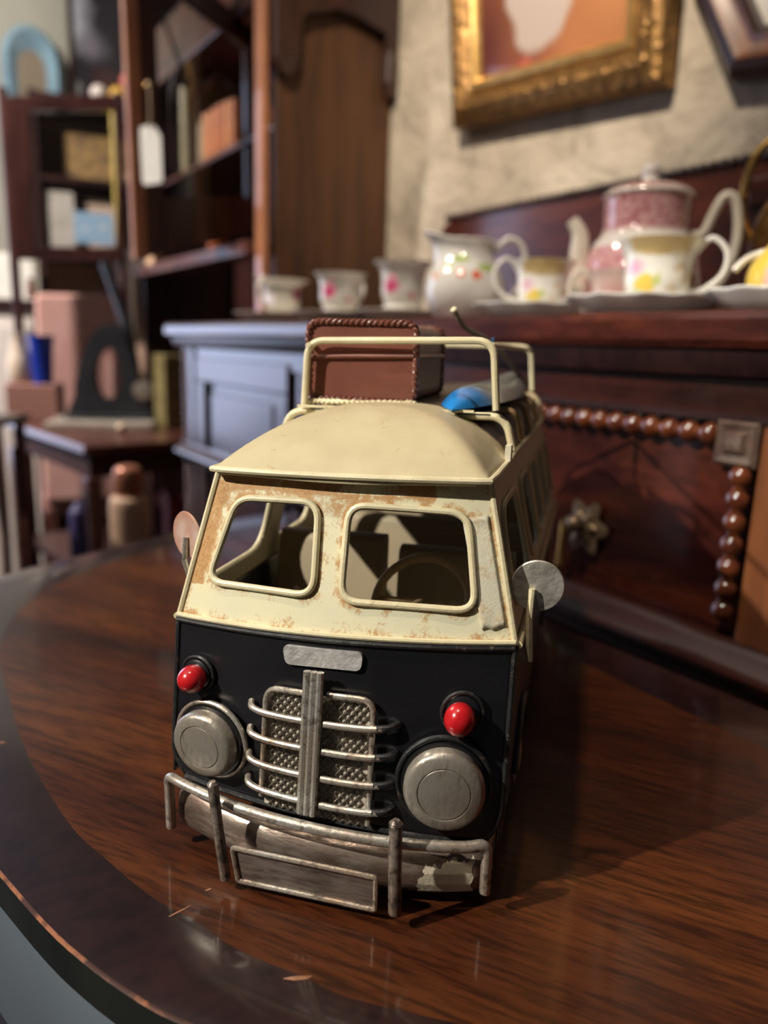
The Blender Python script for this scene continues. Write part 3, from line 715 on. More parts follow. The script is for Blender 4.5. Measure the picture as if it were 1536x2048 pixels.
# surfboard
sb = thing('surfboard', 'blue surfboard lying beside the suitcase on the roof rack', 'surfboard', vworld(.0345, .160, .1935), YAW)
b = MB(); nL, nW = 40, 14; HL = .097
def sf(i, j, top):
    t = 2*j-1; y = t*HL; wdt = .0165*(1-abs(t)**2.6)**.72 if abs(t) < 1 else 0; s_ = 2*i-1
    rk = -.0012*max(0, -t)**3+.010*max(0, t)**3
    zt = .0085*(1-abs(s_)**2.2)*(1-abs(t)**6)
    return (s_*wdt+.004*t, y, .0016+rk+(zt if top else -.0012*(1-s_*s_)))
b.grid(lambda i, j: sf(i, j, True), nW, nL); b.cur = 1; b.grid(lambda i, j: sf(i, j, False), nW, nL)
def boardmat():
    m_, nt, bb, nd, ln = newmat('surfboard_paint'); setp(bb, rough=.32, coat=.4)
    v, o = coords(nd, ln); sp = nd.new('ShaderNodeSeparateXYZ'); ln.new(o, sp.inputs[0])
    n1 = noise(nd, ln, v, 90, 5)
    s_ = math_(nd, ln, 'ADD', math_(nd, ln, 'MULTIPLY', sp.outputs['Y'], 16), math_(nd, ln, 'MULTIPLY', n1, .5))
    ln.new(ramp(nd, ln, math_(nd, ln, 'ADD', s_, 1.25), [(.42, (.015, .20, .56)), (.62, (.11, .14, .13))]), bb.inputs['Base Color']); bump(nd, ln, bb, n1, .2, .0004); return m_
b.build('board', [boardmat(), M_blue], sb, smooth=70)
pd = thing('paddle', 'thin grey paddle with cream tip slanting up beside the suitcase', 'paddle', vworld(.0300, .20, .2150), YAW)
MB().tube(curve([(-.0175, -.045, .0262), (-.0120, -.035, .0170), (-.0020, -.012, .0105), (.0075, .012, .000), (.0180, .040, -.0165)], 6), .0015, 10).build('shaft', M_stick, pd)
MB().tube([(-.0177, -.0453, .0266), (-.0171, -.0443, .0256)], .0017, 10).build('tip', M_creamtube, pd)
b = MB(); b.tube(curve([(.0012, -.014, .012), (.0015, -.013, .004), (.002, -.012, -.006)], 5), .0022, 8, flat=.3); b.build('blade', M_blue, pd)

# ------------------------------------------------------------------ sideboard (local x = -(a-a0), y = p-p0)
SA0, SA1, SP = -.55, 1.50, .50
SAc = .475
sbd = thing('sideboard', 'long Victorian mahogany sideboard with bobbin mouldings along the stone wall', 'sideboard', W(SAc, SP, 0), ROTW)
def X(a): return -(a-SAc)
def sbox(nm, mat, a0, a1, y0, y1, z0, z1, bevel=.002, parent=None, nosmooth=True):
    b = MB(); b.box(X(a1), X(a0), y0, y1, z0, z1); return b.build(nm, mat, parent or sbd, bevel=bevel, smooth=0 if nosmooth else 35)
sbox('carcase', M_mahogv, SA0, SA1, .012, .47, .06, .962)
sbox('plinth', M_mahogv, SA0-.01, SA1+.01, -.012, .48, 0, .075)
# top: moulded slab
b = MB(); b.prism([(-.022, .9765), (-.026, .982), (-.026, .996), (-.022, 1.002), (.485, 1.002), (.485, .9765)], X(1.535), X(SA0-.03), 'x'); b.build('top_slab', M_flame, sbd, smooth=20, bevel=.001)
b = MB(); b.prism([(-.012, .958), (-.016, .966), (-.018, .976), (.48, .976), (.48, .958)], X(1.515), X(SA0-.01), 'x'); b.build('cornice_moulding', M_dark, sbd, smooth=40)
sbox('frieze', M_mahog, SA0, SA1, .0, .012, .928, .958)
# centre drawer with bobbin frame
DA0, DA1, DZ0, DZ1 = .297, .960, .772, .926
sbox('drawer_front', M_flame, DA0-.012, DA1+.012, .006, .013, DZ0, DZ1, .001)
b = MB(); b.box(X(DA1+.02), X(DA0-.03), -.006, .012, .9265, .9315); b.build('drawer_lip', M_dark, sbd, smooth=0)
def beads(nm, pts, r, mat):
    b = MB()
    for p_ in pts: b.ball(p_, r, r*.95, r, 16)
    if len(pts) > 1: b.tube([pts[0], pts[-1]], r*.62, 10)
    return b.build(nm, mat, sbd, smooth=60)
M_bead = plain('polished_bobbin', (.075, .018, .008), (.14, .038, .012), 60, .2, coat=1, coatr=.06)
M_oldbrass = plain('tarnished_brass', (.20, .14, .08), (.30, .22, .14), 80, .35, metal=.6)
def row(a0, a1, z, n=None, y=-.004, r=.0083, nm='bobbin_moulding'):
    n = n or int(round(abs(a1-a0)/.0167)); return beads(nm, [(X(a0+(a1-a0)*k/n), y, z) for k in range(n+1)], r, M_bead)
def colm(a, z0, z1, y=-.004, r=.0083, n=None):
    n = n or int(round(abs(z1-z0)/.0167)); return beads('bobbin_column', [(X(a), y, z0+(z1-z0)*k/n) for k in range(n+1)], r, M_bead)
row(.325, .932, .9165); colm(.297, .790, .889); colm(.960, .790, .889)
for a in (.303, .955):
    b = MB(); b.T = Matrix.Translation((X(a), -.001, .912)) @ Matrix.Rotation(pi/2, 4, 'X') @ Matrix.Rotation(pi/4, 4, 'Z')
    b.lathe([(.023, -.01), (.023, .004), (.019, .007), (.012, .005), (.008, .009), (1e-5, .0105)], 4)
    b.build('corner_rosette', plain('worn_rosette', (.06, .028, .02), (.13, .085, .06), 60, .6, bumps=.6), sbd, smooth=25)
# waist moulding under drawer
b = MB(); b.prism([(.012, .772), (-.004, .771), (-.008, .764), (-.020, .760), (-.024, .752), (-.020, .745), (-.008, .740), (-.002, .728), (.012, .726)], X(SA1), X(SA0), 'x'); b.build('waist_moulding', M_mahog, sbd, smooth=50)
for a0, a1 in ((.30, .62), (.64, .96)):
    sbox('lower_door', M_flame, a0, a1, .002, .013, .10, .715)
# handles on the drawer
for a in (.437, .820):
    b = MB(); b.T = Matrix.Translation((X(a), .002, .822)) @ Matrix.Rotation(pi/2, 4, 'X')
    b.lathe([(.021, 0), (.021, .0018), (.013, .0026), (.011, .005), (.006, .0065), (1e-5, .007)], 48, fn=lambda r, z, t: (r*(1+.22*cos(6*t))*(1 if r > .012 else 1), z))
    h = b.build('handle_plate', M_oldbrass, sbd)
    b = MB(); b.ball((X(a), -.012, .826), .0075, .008, .0075, 16); b.tube([(X(a), .001, .826), (X(a), -.012, .826)], .003, 8); b.build('handle_knob', M_oldbrass, h)
    b = MB(); b.tube([(X(a)-.012, -.012, .826), (X(a)-.013, -.013, .800), (X(a)-.013, -.013, .786)], [.0035, .003, .0045], 10); b.tube([(X(a), -.012, .826), (X(a)-.012, -.012, .826)], .003, 8); b.build('handle_drop', M_brass, h)
# stiles, right-hand section
sbox('stile', M_orange, .205, .286, -.004, .012, .10, .928); sbox('stile', M_mahogv, .972, .990, -.004, .012, .10, .928)
sbox('door_panel', M_orange, -.02, .204, .004, .013, .10, .920); sbox('stile', M_mahogv, -.09, -.03, -.004, .012, .10, .928)
# left-hand door with recessed panel
def framed(nm, a0, a1, z0, z1, w_, y, mat, mat2):
    b = MB()
    for q_ in ((a0, a1, z1-w_, z1), (a0, a1, z0, z0+w_), (a0, a0+w_, z0+w_, z1-w_), (a1-w_, a1, z0+w_, z1-w_)): b.box(X(q_[1]), X(q_[0]), y-.016, y, q_[2], q_[3])
    d = b.build(nm, mat, sbd, bevel=.003, smooth=0)
    b = MB(); b.box(X(a1-w_), X(a0+w_), y-.006, y-.001, z0+w_, z1-w_); b.build('door_panel', mat2, d, smooth=0)
    b = MB(); m0, m1, n0, n1 = a0+w_+.02, a1-w_-.02, z0+w_+.02, z1-w_-.02
    b.box(X(m1), X(m0), y-.010, y-.006, n0, n1); b.build('raised_field', mat2, d, smooth=0, bevel=.003)
M_gloss = wood('high_gloss_mahogany', (.03, .010, .010), (.05, .018, .017), (.07, .027, .024), 5, (1, 1, .15), rough=.32, coat=.8, coatr=.27)
framed('cupboard_door', 1.02, 1.42, .10, .940, .045, .012, M_gloss, M_gloss)
colm(1.482, .14, .945, 0, .009); colm(.990, .14, .77, -.002, .0083)
sbox('stile', M_gloss, 1.43, 1.468, -.004, .012, .10, .955)
for a0, a1 in ((-.50, -.12),): framed('cupboard_door', a0, a1, .10, .940, .045, .012, M_gloss, M_gloss)
# gallery back
b = MB(); b.prism([(X(1.29), 1.002), (X(SA0), 1.002), (X(SA0), 1.223), (X(1.26), 1.223), (X(1.285), 1.212), (X(1.30), 1.185)], .472, .492); b.build('back_gallery', M_mahog, sbd, smooth=0, bevel=.002)
b = MB()
a = 1.27; pts = []
while a > .2: pts.append((X(a), .470, 1.226)); a -= .0155
for p_ in pts: b.ball(p_, .0068, .0068, .0068, 10)
b.tube([(X(1.275), .474, 1.226), (X(SA0), .474, 1.226)], .006, 8); b.build('gallery_beading', M_dark, sbd, smooth=60)
sbox('gallery_rail', M_flame, SA0, .62, .458, .472, 1.165, 1.200, .004)

# ------------------------------------------------------------------ china on the sideboard, z of top = 1.002
ZT = 1.0025
PINK = (.70, .10, .25); PINK2 = (.62, .05, .16); LEAF = (.30, .42, .22)
# centres face the camera: local -y, rotate each piece so that local -y points to the camera
def facing(pos): return math.atan2(pos.x, -pos.y)+pi if False else -math.atan2(pos.x, pos.y)
def on(a, p, z=ZT): v = W(a, p, z); return v, facing(v)
def cup_prof(R, H, foot, flare=1.0):
    o = [(foot*.98, 0), (foot, .003), (foot*.92, .006), (R*.70, H*.14), (R*.80, H*.34), (R*.80, H*.60), (R*.88, H*.85), (R*flare, H), (R*flare*.965, H-.0008), (R*.84, H*.82), (R*.76, H*.6), (R*.75, H*.34), (R*.6, H*.18), (1e-5, H*.14)]
    return o
def smoothprof(pr, n=3): return [(max(v.x, 1e-5), v.y) for v in curve([(r, z, 0) for r, z in pr], n)]
def saucer(name, label, a, p, R, H, mat, group=None, wav=0, z=ZT, cat='saucer'):
    v, rz = on(a, p, z)
    b = MB(); b.lathe(smoothprof([(R*.52, 0), (R*.55, .002), (R*.75, H*.4), (R*.93, H*.8), (R, H), (R*.98, H+.0012), (R*.90, H*.85), (R*.7, H*.5), (R*.5, .004), (1e-5, .0035)], 3), 72,
            fn=(lambda r, z_, t: (r*(1+wav*.5*(r/R)**3*cos(12*t)), z_+wav*.10*(r/R)**4*R*cos(12*t))) if wav else None)
    o = b.build(name, mat, None, v, rz, smooth=60); return tag(o, label, cat, group)
def handle(pts, r, par, mat, n=6):
    b = MB(); b.tube(curve(pts, n), r, 10, flat=.8); return b.build('handle', mat, par, smooth=60)
def teacup(name, label, a, p, R, H, mat, z, hside, group=None, flare=1.12, foot=None, hmat=None, cat='cup', rot=0):
    v, rz = on(a, p, z); t = thing(name, label, cat, v, rz, group)
    b = MB(); b.lathe(smoothprof(cup_prof(R, H, foot or R*.55, flare), 4), 48); b.build('bowl', mat, t, smooth=60)
    x = hside; old_ = t
    hp = [(x*R*.80, 0, H*.80), (x*R*1.15, 0, H*1.05), (x*R*1.52, 0, H*.85), (x*R*1.5, 0, H*.50), (x*R*1.1, 0, H*.25), (x*R*.78, 0, H*.22)]
    handle([(a_*cos(rot), a_*sin(rot), c_) for a_, b_, c_ in hp], R*.085, t, hmat or M_china)
    return t
def rosemat(nm, seed, H=.06):
    rr = random.Random(seed); s = []
    s += [((-.017, -.035, H*.52), .0135, PINK, .5), ((-.019, -.035, H*.42), .008, PINK2, .6), ((-.016, -.035, H*.68), .008, (.85, .40, .50), .6), ((.013, -.036, H*.30), .0065, PINK2, .6), ((-.002, -.036, H*.62), .008, (.48, .58, .46), .8), ((.006, -.036, H*.22), .007, (.50, .60, .50), .8), ((.020, -.03, H*.55), .008, (.62, .68, .60), .8)]
    return spots(nm, (.80, .78, .74), s, nscale=70, distort=.004)
M_rose1 = rosemat('rose_china_one', 1); M_rose2 = rosemat('rose_china_two', 2, .066)
M_rose0 = spots('rose_china_three', (.78, .76, .70), [((.03, -.02, .035), .014, (.35, .06, .14), .5), ((-.02, -.03, .02), .01, (.70, .6, .78), .8)], nscale=70)
saucer('saucer', 'pale stacked saucer under the leftmost small white cup', 1.300, .62, .088, .020, M_porc, 'pale saucers at the left end of the sideboard')
teacup('teacup', 'small white cup with flared rim, leftmost on the sideboard', 1.300, .62, .041, .058, M_rose0, ZT+.0215, -1, 'china cups at the left end', 1.25, .024, rot=.9)
saucer('saucer', 'pale saucer under the middle rose-patterned cup', 1.085, .62, .076, .018, M_porc, 'pale saucers at the left end of the sideboard')
teacup('teacup', 'white cup with pink roses, second from the left', 1.085, .62, .040, .058, M_rose1, ZT+.0205, 1, 'rose-patterned cups', 1.05, .028, rot=.9)
saucer('saucer', 'pale saucer under the taller rose-patterned cup beside the milk jug', .966, .66, .070, .020, M_porc, 'pale saucers at the left end of the sideboard')
teacup('teacup', 'taller white cup with pink roses, just left of the milk jug', .966, .66, .040, .068, M_rose2, ZT+.0225, 1, 'rose-patterned cups', 1.10, .030, rot=1.2)
# milk jug
v, rz = on(.775, .625)
jug = thing('milk_jug', 'white china milk jug painted with orange fruit and green leaves', 'jug', v, rz)
OR = (.80, .13, .03); GR = (.35, .48, .08)
M_jug = spots('fruit_jug_china', (.80, .79, .75), [((-.037, -.035, .056), .006, (.82, .40, .25), .6), ((-.006, -.052, .058), .0066, OR, .4), ((.013, -.050, .056), .0068, OR, .4), ((-.008, -.05, .076), .010, GR, .5, (.6, .25, 1.5)), ((-.022, -.05, .065), .009, (.50, .60, .22), .6), ((.026, -.045, .066), .009, GR, .5, (.6, .25, 1.5))], nscale=60, distort=.002)
b = MB(); b.lathe(smoothprof([(.028, 0), (.034, .003), (.046, .020), (.0505, .038), (.047, .058), (.036, .076), (.032, .088), (.036, .099), (.034, .0995), (.030, .088), (.035, .074), (.045, .055), (.048, .038), (.04, .02), (1e-5, .006)], 4), 56,
    fn=lambda r, z, t: (r*(1+(.55*max(0, cos(t-pi))**6*max(0, (z-.066)/.034))), z+.010*max(0, cos(t-pi))**4*max(0, (z-.07)/.03)))
b.build('jug_body', M_jug, jug, smooth=60)
handle([(.034, 0, .088), (.052, 0, .104), (.070, 0, .092), (.072, 0, .062), (.060, 0, .036), (.046, 0, .030)], .0045, jug, M_china)
# gold-band cups
TAN = (.52, .38, .17); YEL = (.78, .58, .10)
def gold(nm, H, R):
    return spots(nm, (.80, .78, .72), [((0, -R*.8, H*.98), R*.9, TAN, .25, (1, 1, 2.1)), ((-R*.55, -R*.6, H*.55), R*.28, (.70, .42, .55), .6), ((-R*.28, -R*.8, H*.30), R*.30, YEL, .4), ((-R*.02, -R*.9, H*.38), R*.20, (.55, .60, .22), .6), ((-R*.45, -R*.8, H*.15), R*.15, (.45, .58, .3), .6),
        ((R*.5, -R*.7, H*.55), R*.18, (.62, .52, .38), .7), ((R*.35, -R*.7, H*.25), R*.2, (.66, .56, .42), .7), ((R*.8, -R*.3, H*.4), R*.25, (.5, .38, .22), .8)], nscale=90, distort=.004)
M_g4 = gold('gilt_cup_china_small', .048, .03); M_g5 = gold('gilt_cup_china', .052, .034)
saucer('saucer', 'white wavy-rimmed saucer under the smaller gilt floral cup', .640, .62, .070, .018, M_china, 'white saucers', .06)
teacup('teacup', 'smaller gilt-banded floral cup, between the milk jug and the teapot', .632, .62, .035, .053, M_g4, ZT+.012, -1, None, 1.0, .022, rot=.15)
saucer('saucer', 'white wavy-rimmed saucer under the gilt floral cup by the teapot', .462, .580, .070, .017, M_china, 'white saucers', .06)
teacup('teacup', 'larger gilt-banded floral cup in front of the pink teapot', .450, .580, .0355, .053, M_g5, ZT+.0125, 1, None, 1.04, .024)
teacup('teacup', 'pink-tinged cup mostly hidden left of the larger gilt floral cup', .545, .64, .031, .050, spots('pink_cup', (.62, .45, .40), [((0, -.03, .03), .02, (.5, .28, .25), .8)]), ZT+.0005, -1, None, 1.0, .022, hmat=M_porc)
saucer('saucer', 'white wavy-rimmed saucer under the yellow vase at the right edge', .333, .585, .060, .018, M_china, 'white saucers', .06)
saucer('dish', 'small gilt dish behind the saucers at the right', .405, .70, .05, .014, plain('gilt_dish_glaze', (.60, .45, .18), (.7, .6, .4), 40, .25), None, cat='dish')
# teapot
v, rz = on(.585, .725)
tp = thing('teapot', 'tall pink transferware teapot with white spout and looped handle', 'teapot', v, rz)
def transfer():
    m_, nt, bb, nd, ln = newmat('pink_transferware'); setp(bb, rough=.14, coat=.6)
    v_, o_ = coords(nd, ln, (1, 1, 1)); n1 = noise(nd, ln, v_, 170, 4, .7); sp = nd.new('ShaderNodeSeparateXYZ'); ln.new(o_, sp.inputs[0])
    c_ = ramp(nd, ln, n1, [(.38, (.42, .13, .16)), (.58, (.68, .42, .42))])
    band = ramp(nd, ln, math_(nd, ln, 'MULTIPLY', sp.outputs['Z'], 6.2), [(.50, (0, 0, 0)), (.53, (1, 1, 1)), (.60, (1, 1, 1)), (.64, (0, 0, 0)), (.84, (0, 0, 0)), (.86, (1, 1, 1)), (.875, (1, 1, 1)), (.89, (0, 0, 0))])
    ln.new(mix(nd, ln, band, c_, (.74, .70, .64)), bb.inputs['Base Color']); return m_
M_tr = transfer()
b = MB(); b.lathe(smoothprof([(.040, 0), (.045, .004), (.058, .022), (.064, .048), (.062, .070), (.055, .088), (.048, .097), (.046, .104), (.046, .112), (.047, .134), (.050, .139), (.045, .141), (.040, .14)], 4), 56); b.build('pot_body', M_tr, tp, smooth=60)
b = MB(); b.lathe(smoothprof([(.0475, .140), (.045, .144), (.034, .149), (.020, .152), (.010, .154), (1e-5, .155)], 4), 48); lid = b.build('lid', M_tr, tp, smooth=60)
b = MB(); b.lathe(smoothprof([(.012, .152), (.010, .156), (.0085, .160), (.010, .165), (.009, .170), (.006, .173), (1e-5, .174)], 3), 24); b.build('knob', M_china, lid, smooth=60)
b = MB(); b.tube(curve([(-.052, 0, .035), (-.066, 0, .050), (-.070, 0, .075), (-.071, 0, .100), (-.081, 0, .116)], 6), [.016-.009*k/24 for k in range(25)], 14); b.build('spout', M_porc, tp, smooth=60)
handle([(.047, 0, .098), (.060, 0, .100), (.068, 0, .120), (.078, 0, .138), (.089, 0, .132), (.095, 0, .100), (.090, 0, .065), (.078, 0, .042), (.066, 0, .028), (.058, 0, .024)], .0068, tp, M_porc)
# yellow vase at right edge
v, rz = on(.352, .615, ZT+.0085)
yv = thing('bud_vase', 'yellow and pink painted bud vase at the right edge of the frame', 'vase', v, rz)
b = MB(); b.lathe(smoothprof([(.018, 0), (.022, .004), (.030, .018), (.028, .034), (.016, .050), (.010, .062), (.014, .070), (.011, .071), (.007, .06), (1e-5, .05)], 4), 40)
b.build('vase_body', spots('yellow_vase_glaze', (.72, .52, .08), [((-.008, -.028, .022), .012, (.72, .45, .45), .6, (1, 1, .6)), ((.012, -.025, .02), .010, (.75, .5, .45), .6, (1, 1, .6)), ((0, 0, .075), .028, (.62, .42, .30), .4)]), yv, smooth=60)
handle([(-.012, 0, .046), (-.030, 0, .040), (-.040, 0, .030)], .0035, yv, M_porc)
# brass ewer behind
v, rz = on(.512, .80)
ew = thing('brass_ewer', 'tall dark brass ewer with curved handle behind the yellow vase', 'ewer', v, rz)
b = MB(); b.lathe(smoothprof([(.035, 0), (.03, .01), (.016, .025), (.028, .05), (.040, .085), (.034, .12), (.018, .15), (.014, .20), (.022, .225), (.018, .226), (1e-5, .2)], 4), 32, c=(.045, 0, 0)); b.build('ewer_body', plain('dark_brass', (.16, .085, .03), (.30, .18, .06), 50, .25, metal=.9), ew, smooth=60)
handle([(.012, 0, .085), (-.004, 0, .115), (-.006, 0, .150), (.004, 0, .185), (.030, 0, .205)], .006, ew, M_brass)

# ------------------------------------------------------------------ wall frames
def quadframe(nm, label, cat, corners, mats, profile, picmat, p0, inner=None, group=None):
    """mitred frame: corners [(a,z)] outer, profile [(inset, depth out of wall)]"""
    ca = sum(c_[0] for c_ in corners)/len(corners); cz = sum(c_[1] for c_ in corners)/len(corners)
    t = thing(nm, label, cat, W(ca, p0, cz), ROTW)
    L = len(corners)
    def inset(d):
        out = []
        for i in range(L):
            a_, b_, c_ = Vector(corners[i-1]), Vector(corners[i]), Vector(corners[(i+1) % L])
            d1 = (b_-a_).normalized(); d2 = (c_-b_).normalized()
            n1 = Vector((-d1.y, d1.x)); n2 = Vector((-d2.y, d2.x)); cen = Vector((ca, cz))
            if n1.dot(cen-b_) < 0: n1.negate()
            if n2.dot(cen-b_) < 0: n2.negate()
            k = (n1+n2); k = k/k.dot(n1); out.append(b_+k*d)
        return out
    return t, ca, cz, inset
def lean(z, cz, s=.06): return -max(0, z-cz+.3)*s
GC = [(1.276, 1.393), (.785, 1.353), (.780, 1.93), (1.300, 1.93)]
t, ca, cz, inset = quadframe('picture_frame', 'ornate gilt picture frame holding dried white flower on orange ground', 'picture', GC, None, None, None, .995)
def ringmesh(prof, inset, ca, cz, lf):
    b = MB(); rings_ = [inset(d) for d, _ in prof]; L = len(rings_[0]); vs = []
    for R_, (d, y) in zip(rings_, prof): vs += [(-(q_[0]-ca), -y+lf(q_[1]), q_[1]-cz) for q_ in R_]
    fs = [(i*L+k, i*L+(k+1) % L, (i+1)*L+(k+1) % L, (i+1)*L+k) for i in range(len(prof)-1) for k in range(L)]
    b.add(vs, fs); return b
lf = lambda z: -max(0, z-1.35)*.07
ringmesh([(0, -.010), (0, .012), (.006, .020), (.014, .024)], inset, ca, cz, lf).build('outer_moulding', M_dusty_gold, t, smooth=0)
ringmesh([(.014, .024), (.02, .028), (.034, .030), (.050, .022), (.056, .014)], inset, ca, cz, lf).build('ornate_moulding', M_dusty_gold, t, smooth=30)
ringmesh([(.056, .014), (.060, .020), (.070, .020), (.078, .012), (.080, .006)], inset, ca, cz, lf).build('slip_moulding', M_gold, t, smooth=30)
b = MB()                          # cast ornament running round the frame
mid = inset(.030); orn = []
for i in range(4):
    p_, q_ = mid[i], mid[(i+1) % 4]; n_ = int((q_-p_).length/.011)
    for k in range(n_):
        v = p_.lerp(q_, (k+.5)/n_); s_ = .0045 if k % 4 else .0075
        b.ball((-(v.x-ca), -.029+lf(v.y), v.y-cz), s_, .003, s_, 8)
b.build('cast_ornament', M_dusty_gold, t, smooth=60)
R_ = inset(.079); b = MB(); b.add([(-(q_.x-ca), -.006+lf(q_.y), q_.y-cz) for q_ in R_], [(0, 1, 2, 3)])
px0 = ca
def L3(a, z): return (-(a-ca), -.02, z-cz)
pic = spots('painted_picture', (.30, .12, .05), [(L3(1.22, 1.50), .15, (.10, .02, .02), .8, (1, .2, .6)), (L3(1.08, 1.43), .10, (.22, .05, .025), .9, (1, .2, 1)), (L3(.90, 1.53), .13, (.48, .22, .09), .9, (1, .2, 1)), (L3(.97, 1.47), .09, (.42, .17, .07), .9, (1, .2, 1)),
    (L3(1.048, 1.60), .100, (.50, .42, .38), .12, (1.1, .2, .72)), (L3(1.035, 1.63), .02, (.55, .3, .15), .6, (1, .2, .4)), (L3(1.085, 1.44), .022, (.55, .13, .09), .4, (1, .2, .6)), (L3(1.085, 1.445), .007, (.3, .06, .04), .4, (1, .2, .8))], rough=.3, coat=.8, nscale=18, distort=.016)
b.build('picture', pic, t, smooth=0)
b = MB(); b.add([(-(q_.x-ca), .008+lf(q_.y), q_.y-cz) for q_ in inset(.002)], [(0, 1, 2, 3)]); b.build('backboard', M_dark, t, smooth=0)

FC = [(.765, 1.485), (.680, 1.333), (.46, 1.300), (.36, 1.43), (.36, 1.75), (.47, 1.88), (.68, 1.86), (.762, 1.70)]
t, ca, cz, inset = quadframe('picture_frame', 'dark brown many-sided wooden picture frame cut off at the top right', 'picture', FC, None, None, None, .995)
lf0 = lambda z: 0
ringmesh([(0, -.012), (0, .014), (.010, .026), (.022, .028)], inset, ca, cz, lf0).build('outer_moulding', M_dark, t, smooth=0)
ringmesh([(.022, .028), (.030, .022), (.042, .018), (.050, .022)], inset, ca, cz, lf0).build('cove_moulding', M_orange, t, smooth=30)
ringmesh([(.050, .022), (.056, .012), (.062, .008)], inset, ca, cz, lf0).build('slip_moulding', M_dark, t, smooth=0)
b = MB(); R_ = inset(.061); b.add([(-(q_.x-ca), -.008, q_.y-cz) for q_ in R_], [tuple(range(len(R_)))]); b.build('picture', M_china, t, smooth=0)
b = MB(); R_ = inset(.001); b.add([(-(q_.x-ca), .010, q_.y-cz) for q_ in R_], [tuple(range(len(R_)))]); b.build('backboard', M_dark, t, smooth=0)

# ------------------------------------------------------------------ tall display cabinet behind the sideboard's end
CA0, CA1, CP0, CP1 = 1.550, 2.50, .705, 1.008
M_edge = plain('lit_look_wood_edge', (.45, .20, .10), (.36, .15, .08), 12, .35, coat=.5)  # paler colour carries the lit look of corner post and door edge
cab = thing('display_cabinet', 'tall mahogany display cabinet with open glazed door behind the left end of the sideboard', 'cabinet', W(CA0, CP0, 0), ROTW)
def cx_(a): return -(a-CA0)
def cbox(nm, mat, a0, a1, p0, p1, z0, z1, bevel=.003, par=None):
    b = MB(); b.box(cx_(a1), cx_(a0), p0-CP0, p1-CP0, z0, z1); return b.build(nm, mat, par or cab, smooth=0, bevel=bevel)
cbox('side_panel', M_panel, CA0, CA0+.02, CP0+.02, CP1, 0, 2.2); cbox('side_panel', M_dark, CA1-.02, CA1, CP0, CP1, 0, 2.2)
cbox('corner_post', M_edge, CA0-.003, CA0+.034, CP0-.014, CP0+.004, 0, 2.2, .006)
cbox('back_panel', M_dark, CA0+.02, CA1-.02, CP1-.012, CP1-.002, 0, 2.2)
cbox('top_panel', M_mahog, CA0+.02, CA1-.02, CP0, CP1-.012, 2.16, 2.2)
for z in (1.425, 1.70):
    cbox('shelf', M_reddark, CA0+.034, CA1-.02, CP0+.03, CP1-.012, z-.012, z)
cbox('counter', M_reddark, CA0+.036, CA1-.02, CP0-.035, CP0+.03, 1.155, 1.185, .004)
cbox('head_rail', M_flame, CA0+.034, CA1-.02, CP0, CP0+.02, 1.66, 1.80)
cbox('lower_shelf', M_dark, CA0+.034, CA1-.02, CP0+.0, CP1-.012, .70, .72); cbox('lower_shelf', M_dark, CA0+.034, CA1-.02, CP0, CP1-.012, .44, .46)
b = MB()                          # carved bracket under the cornice on the side
pts = [(.712, 1.80), (.712, 1.53), (.722, 1.507), (.738, 1.502), (.755, 1.512), (.766, 1.545), (.768, 1.612), (.790, 1.630), (.817, 1.637), (.85, 1.652), (.897, 1.649), (.94, 1.640), (.975, 1.632), (.983, 1.60), (.980, 1.54), (.988, 1.508), (1.006, 1.508), (1.006, 1.80)]
b.prism([(p_-CP0, z) for p_, z in pts], cx_(CA0+.0), cx_(CA0-.028), 'x'); b.build('side_cornice', M_dark, cab, smooth=0, bevel=.003)
# skewed (sagging) open glazed door in world coordinates relative to its own origin
def glazed(parent, root, c4, st, th, glass=True, bars=None, nm='door', mat=None, gm=None):
    """c4: four 3D corners TL,TR,BR,BL; st: widths (left,top,right,bottom) as fractions"""
    TL, TR, BR, BL = [Vector(q_) for q_ in c4]; l, tt, r, bt = st
    inv = root.matrix_basis.inverted()
    nrm = (TR-TL).cross(BL-TL).normalized()
    def pt(s_, t_, d=0): return inv @ (TL.lerp(TR, s_).lerp(BL.lerp(BR, s_), t_)+nrm*d)
    def bar(s0, s1, t0, t1, d0, d1, name, m_, par):
        b = MB(); vs = [pt(s_, t_, d) for s_ in (s0, s1) for t_ in (t0, t1) for d in (d0, d1)]
        b.add(vs, [(0, 1, 3, 2), (4, 6, 7, 5), (0, 4, 5, 1), (2, 3, 7, 6), (0, 2, 6, 4), (1, 5, 7, 3)]); return b.build(name, m_, par, smooth=0, bevel=.003)
    mt = mat or M_mahogv
    d = bar(0, l, 0, 1, -th/2, th/2, nm, mt, parent)
    bar(1-r, 1, 0, 1, -th/2, th/2, 'door_stile', mt, d); bar(l, 1-r, 0, tt, -th/2, th/2, 'door_rail', mt, d); bar(l, 1-r, 1-bt, 1, -th/2, th/2, 'door_rail', mt, d)
    if glass: bar(l, 1-r, tt, 1-bt, -.0015, .0015, 'door_glass', gm or M_glass, d)
    return d, pt
def glassmat():
    m_, nt, bb, nd, ln = newmat('cabinet_glass')
    out = nd['Material Output']; nd.remove(bb)
    tr = nd.new('ShaderNodeBsdfTransparent'); tr.inputs[0].default_value = (.82, .84, .84, 1); gl = nd.new('ShaderNodeBsdfGlossy'); gl.inputs['Roughness'].default_value = .02
    ly = nd.new('ShaderNodeFresnel'); ly.inputs[0].default_value = 1.5; ms = nd.new('ShaderNodeMixShader')
    ln.new(ly.outputs[0], ms.inputs[0]); ln.new(tr.outputs[0], ms.inputs[1]); ln.new(gl.outputs[0], ms.inputs[2]); ln.new(ms.outputs[0], out.inputs[0]); return m_
M_glass = glassmat()
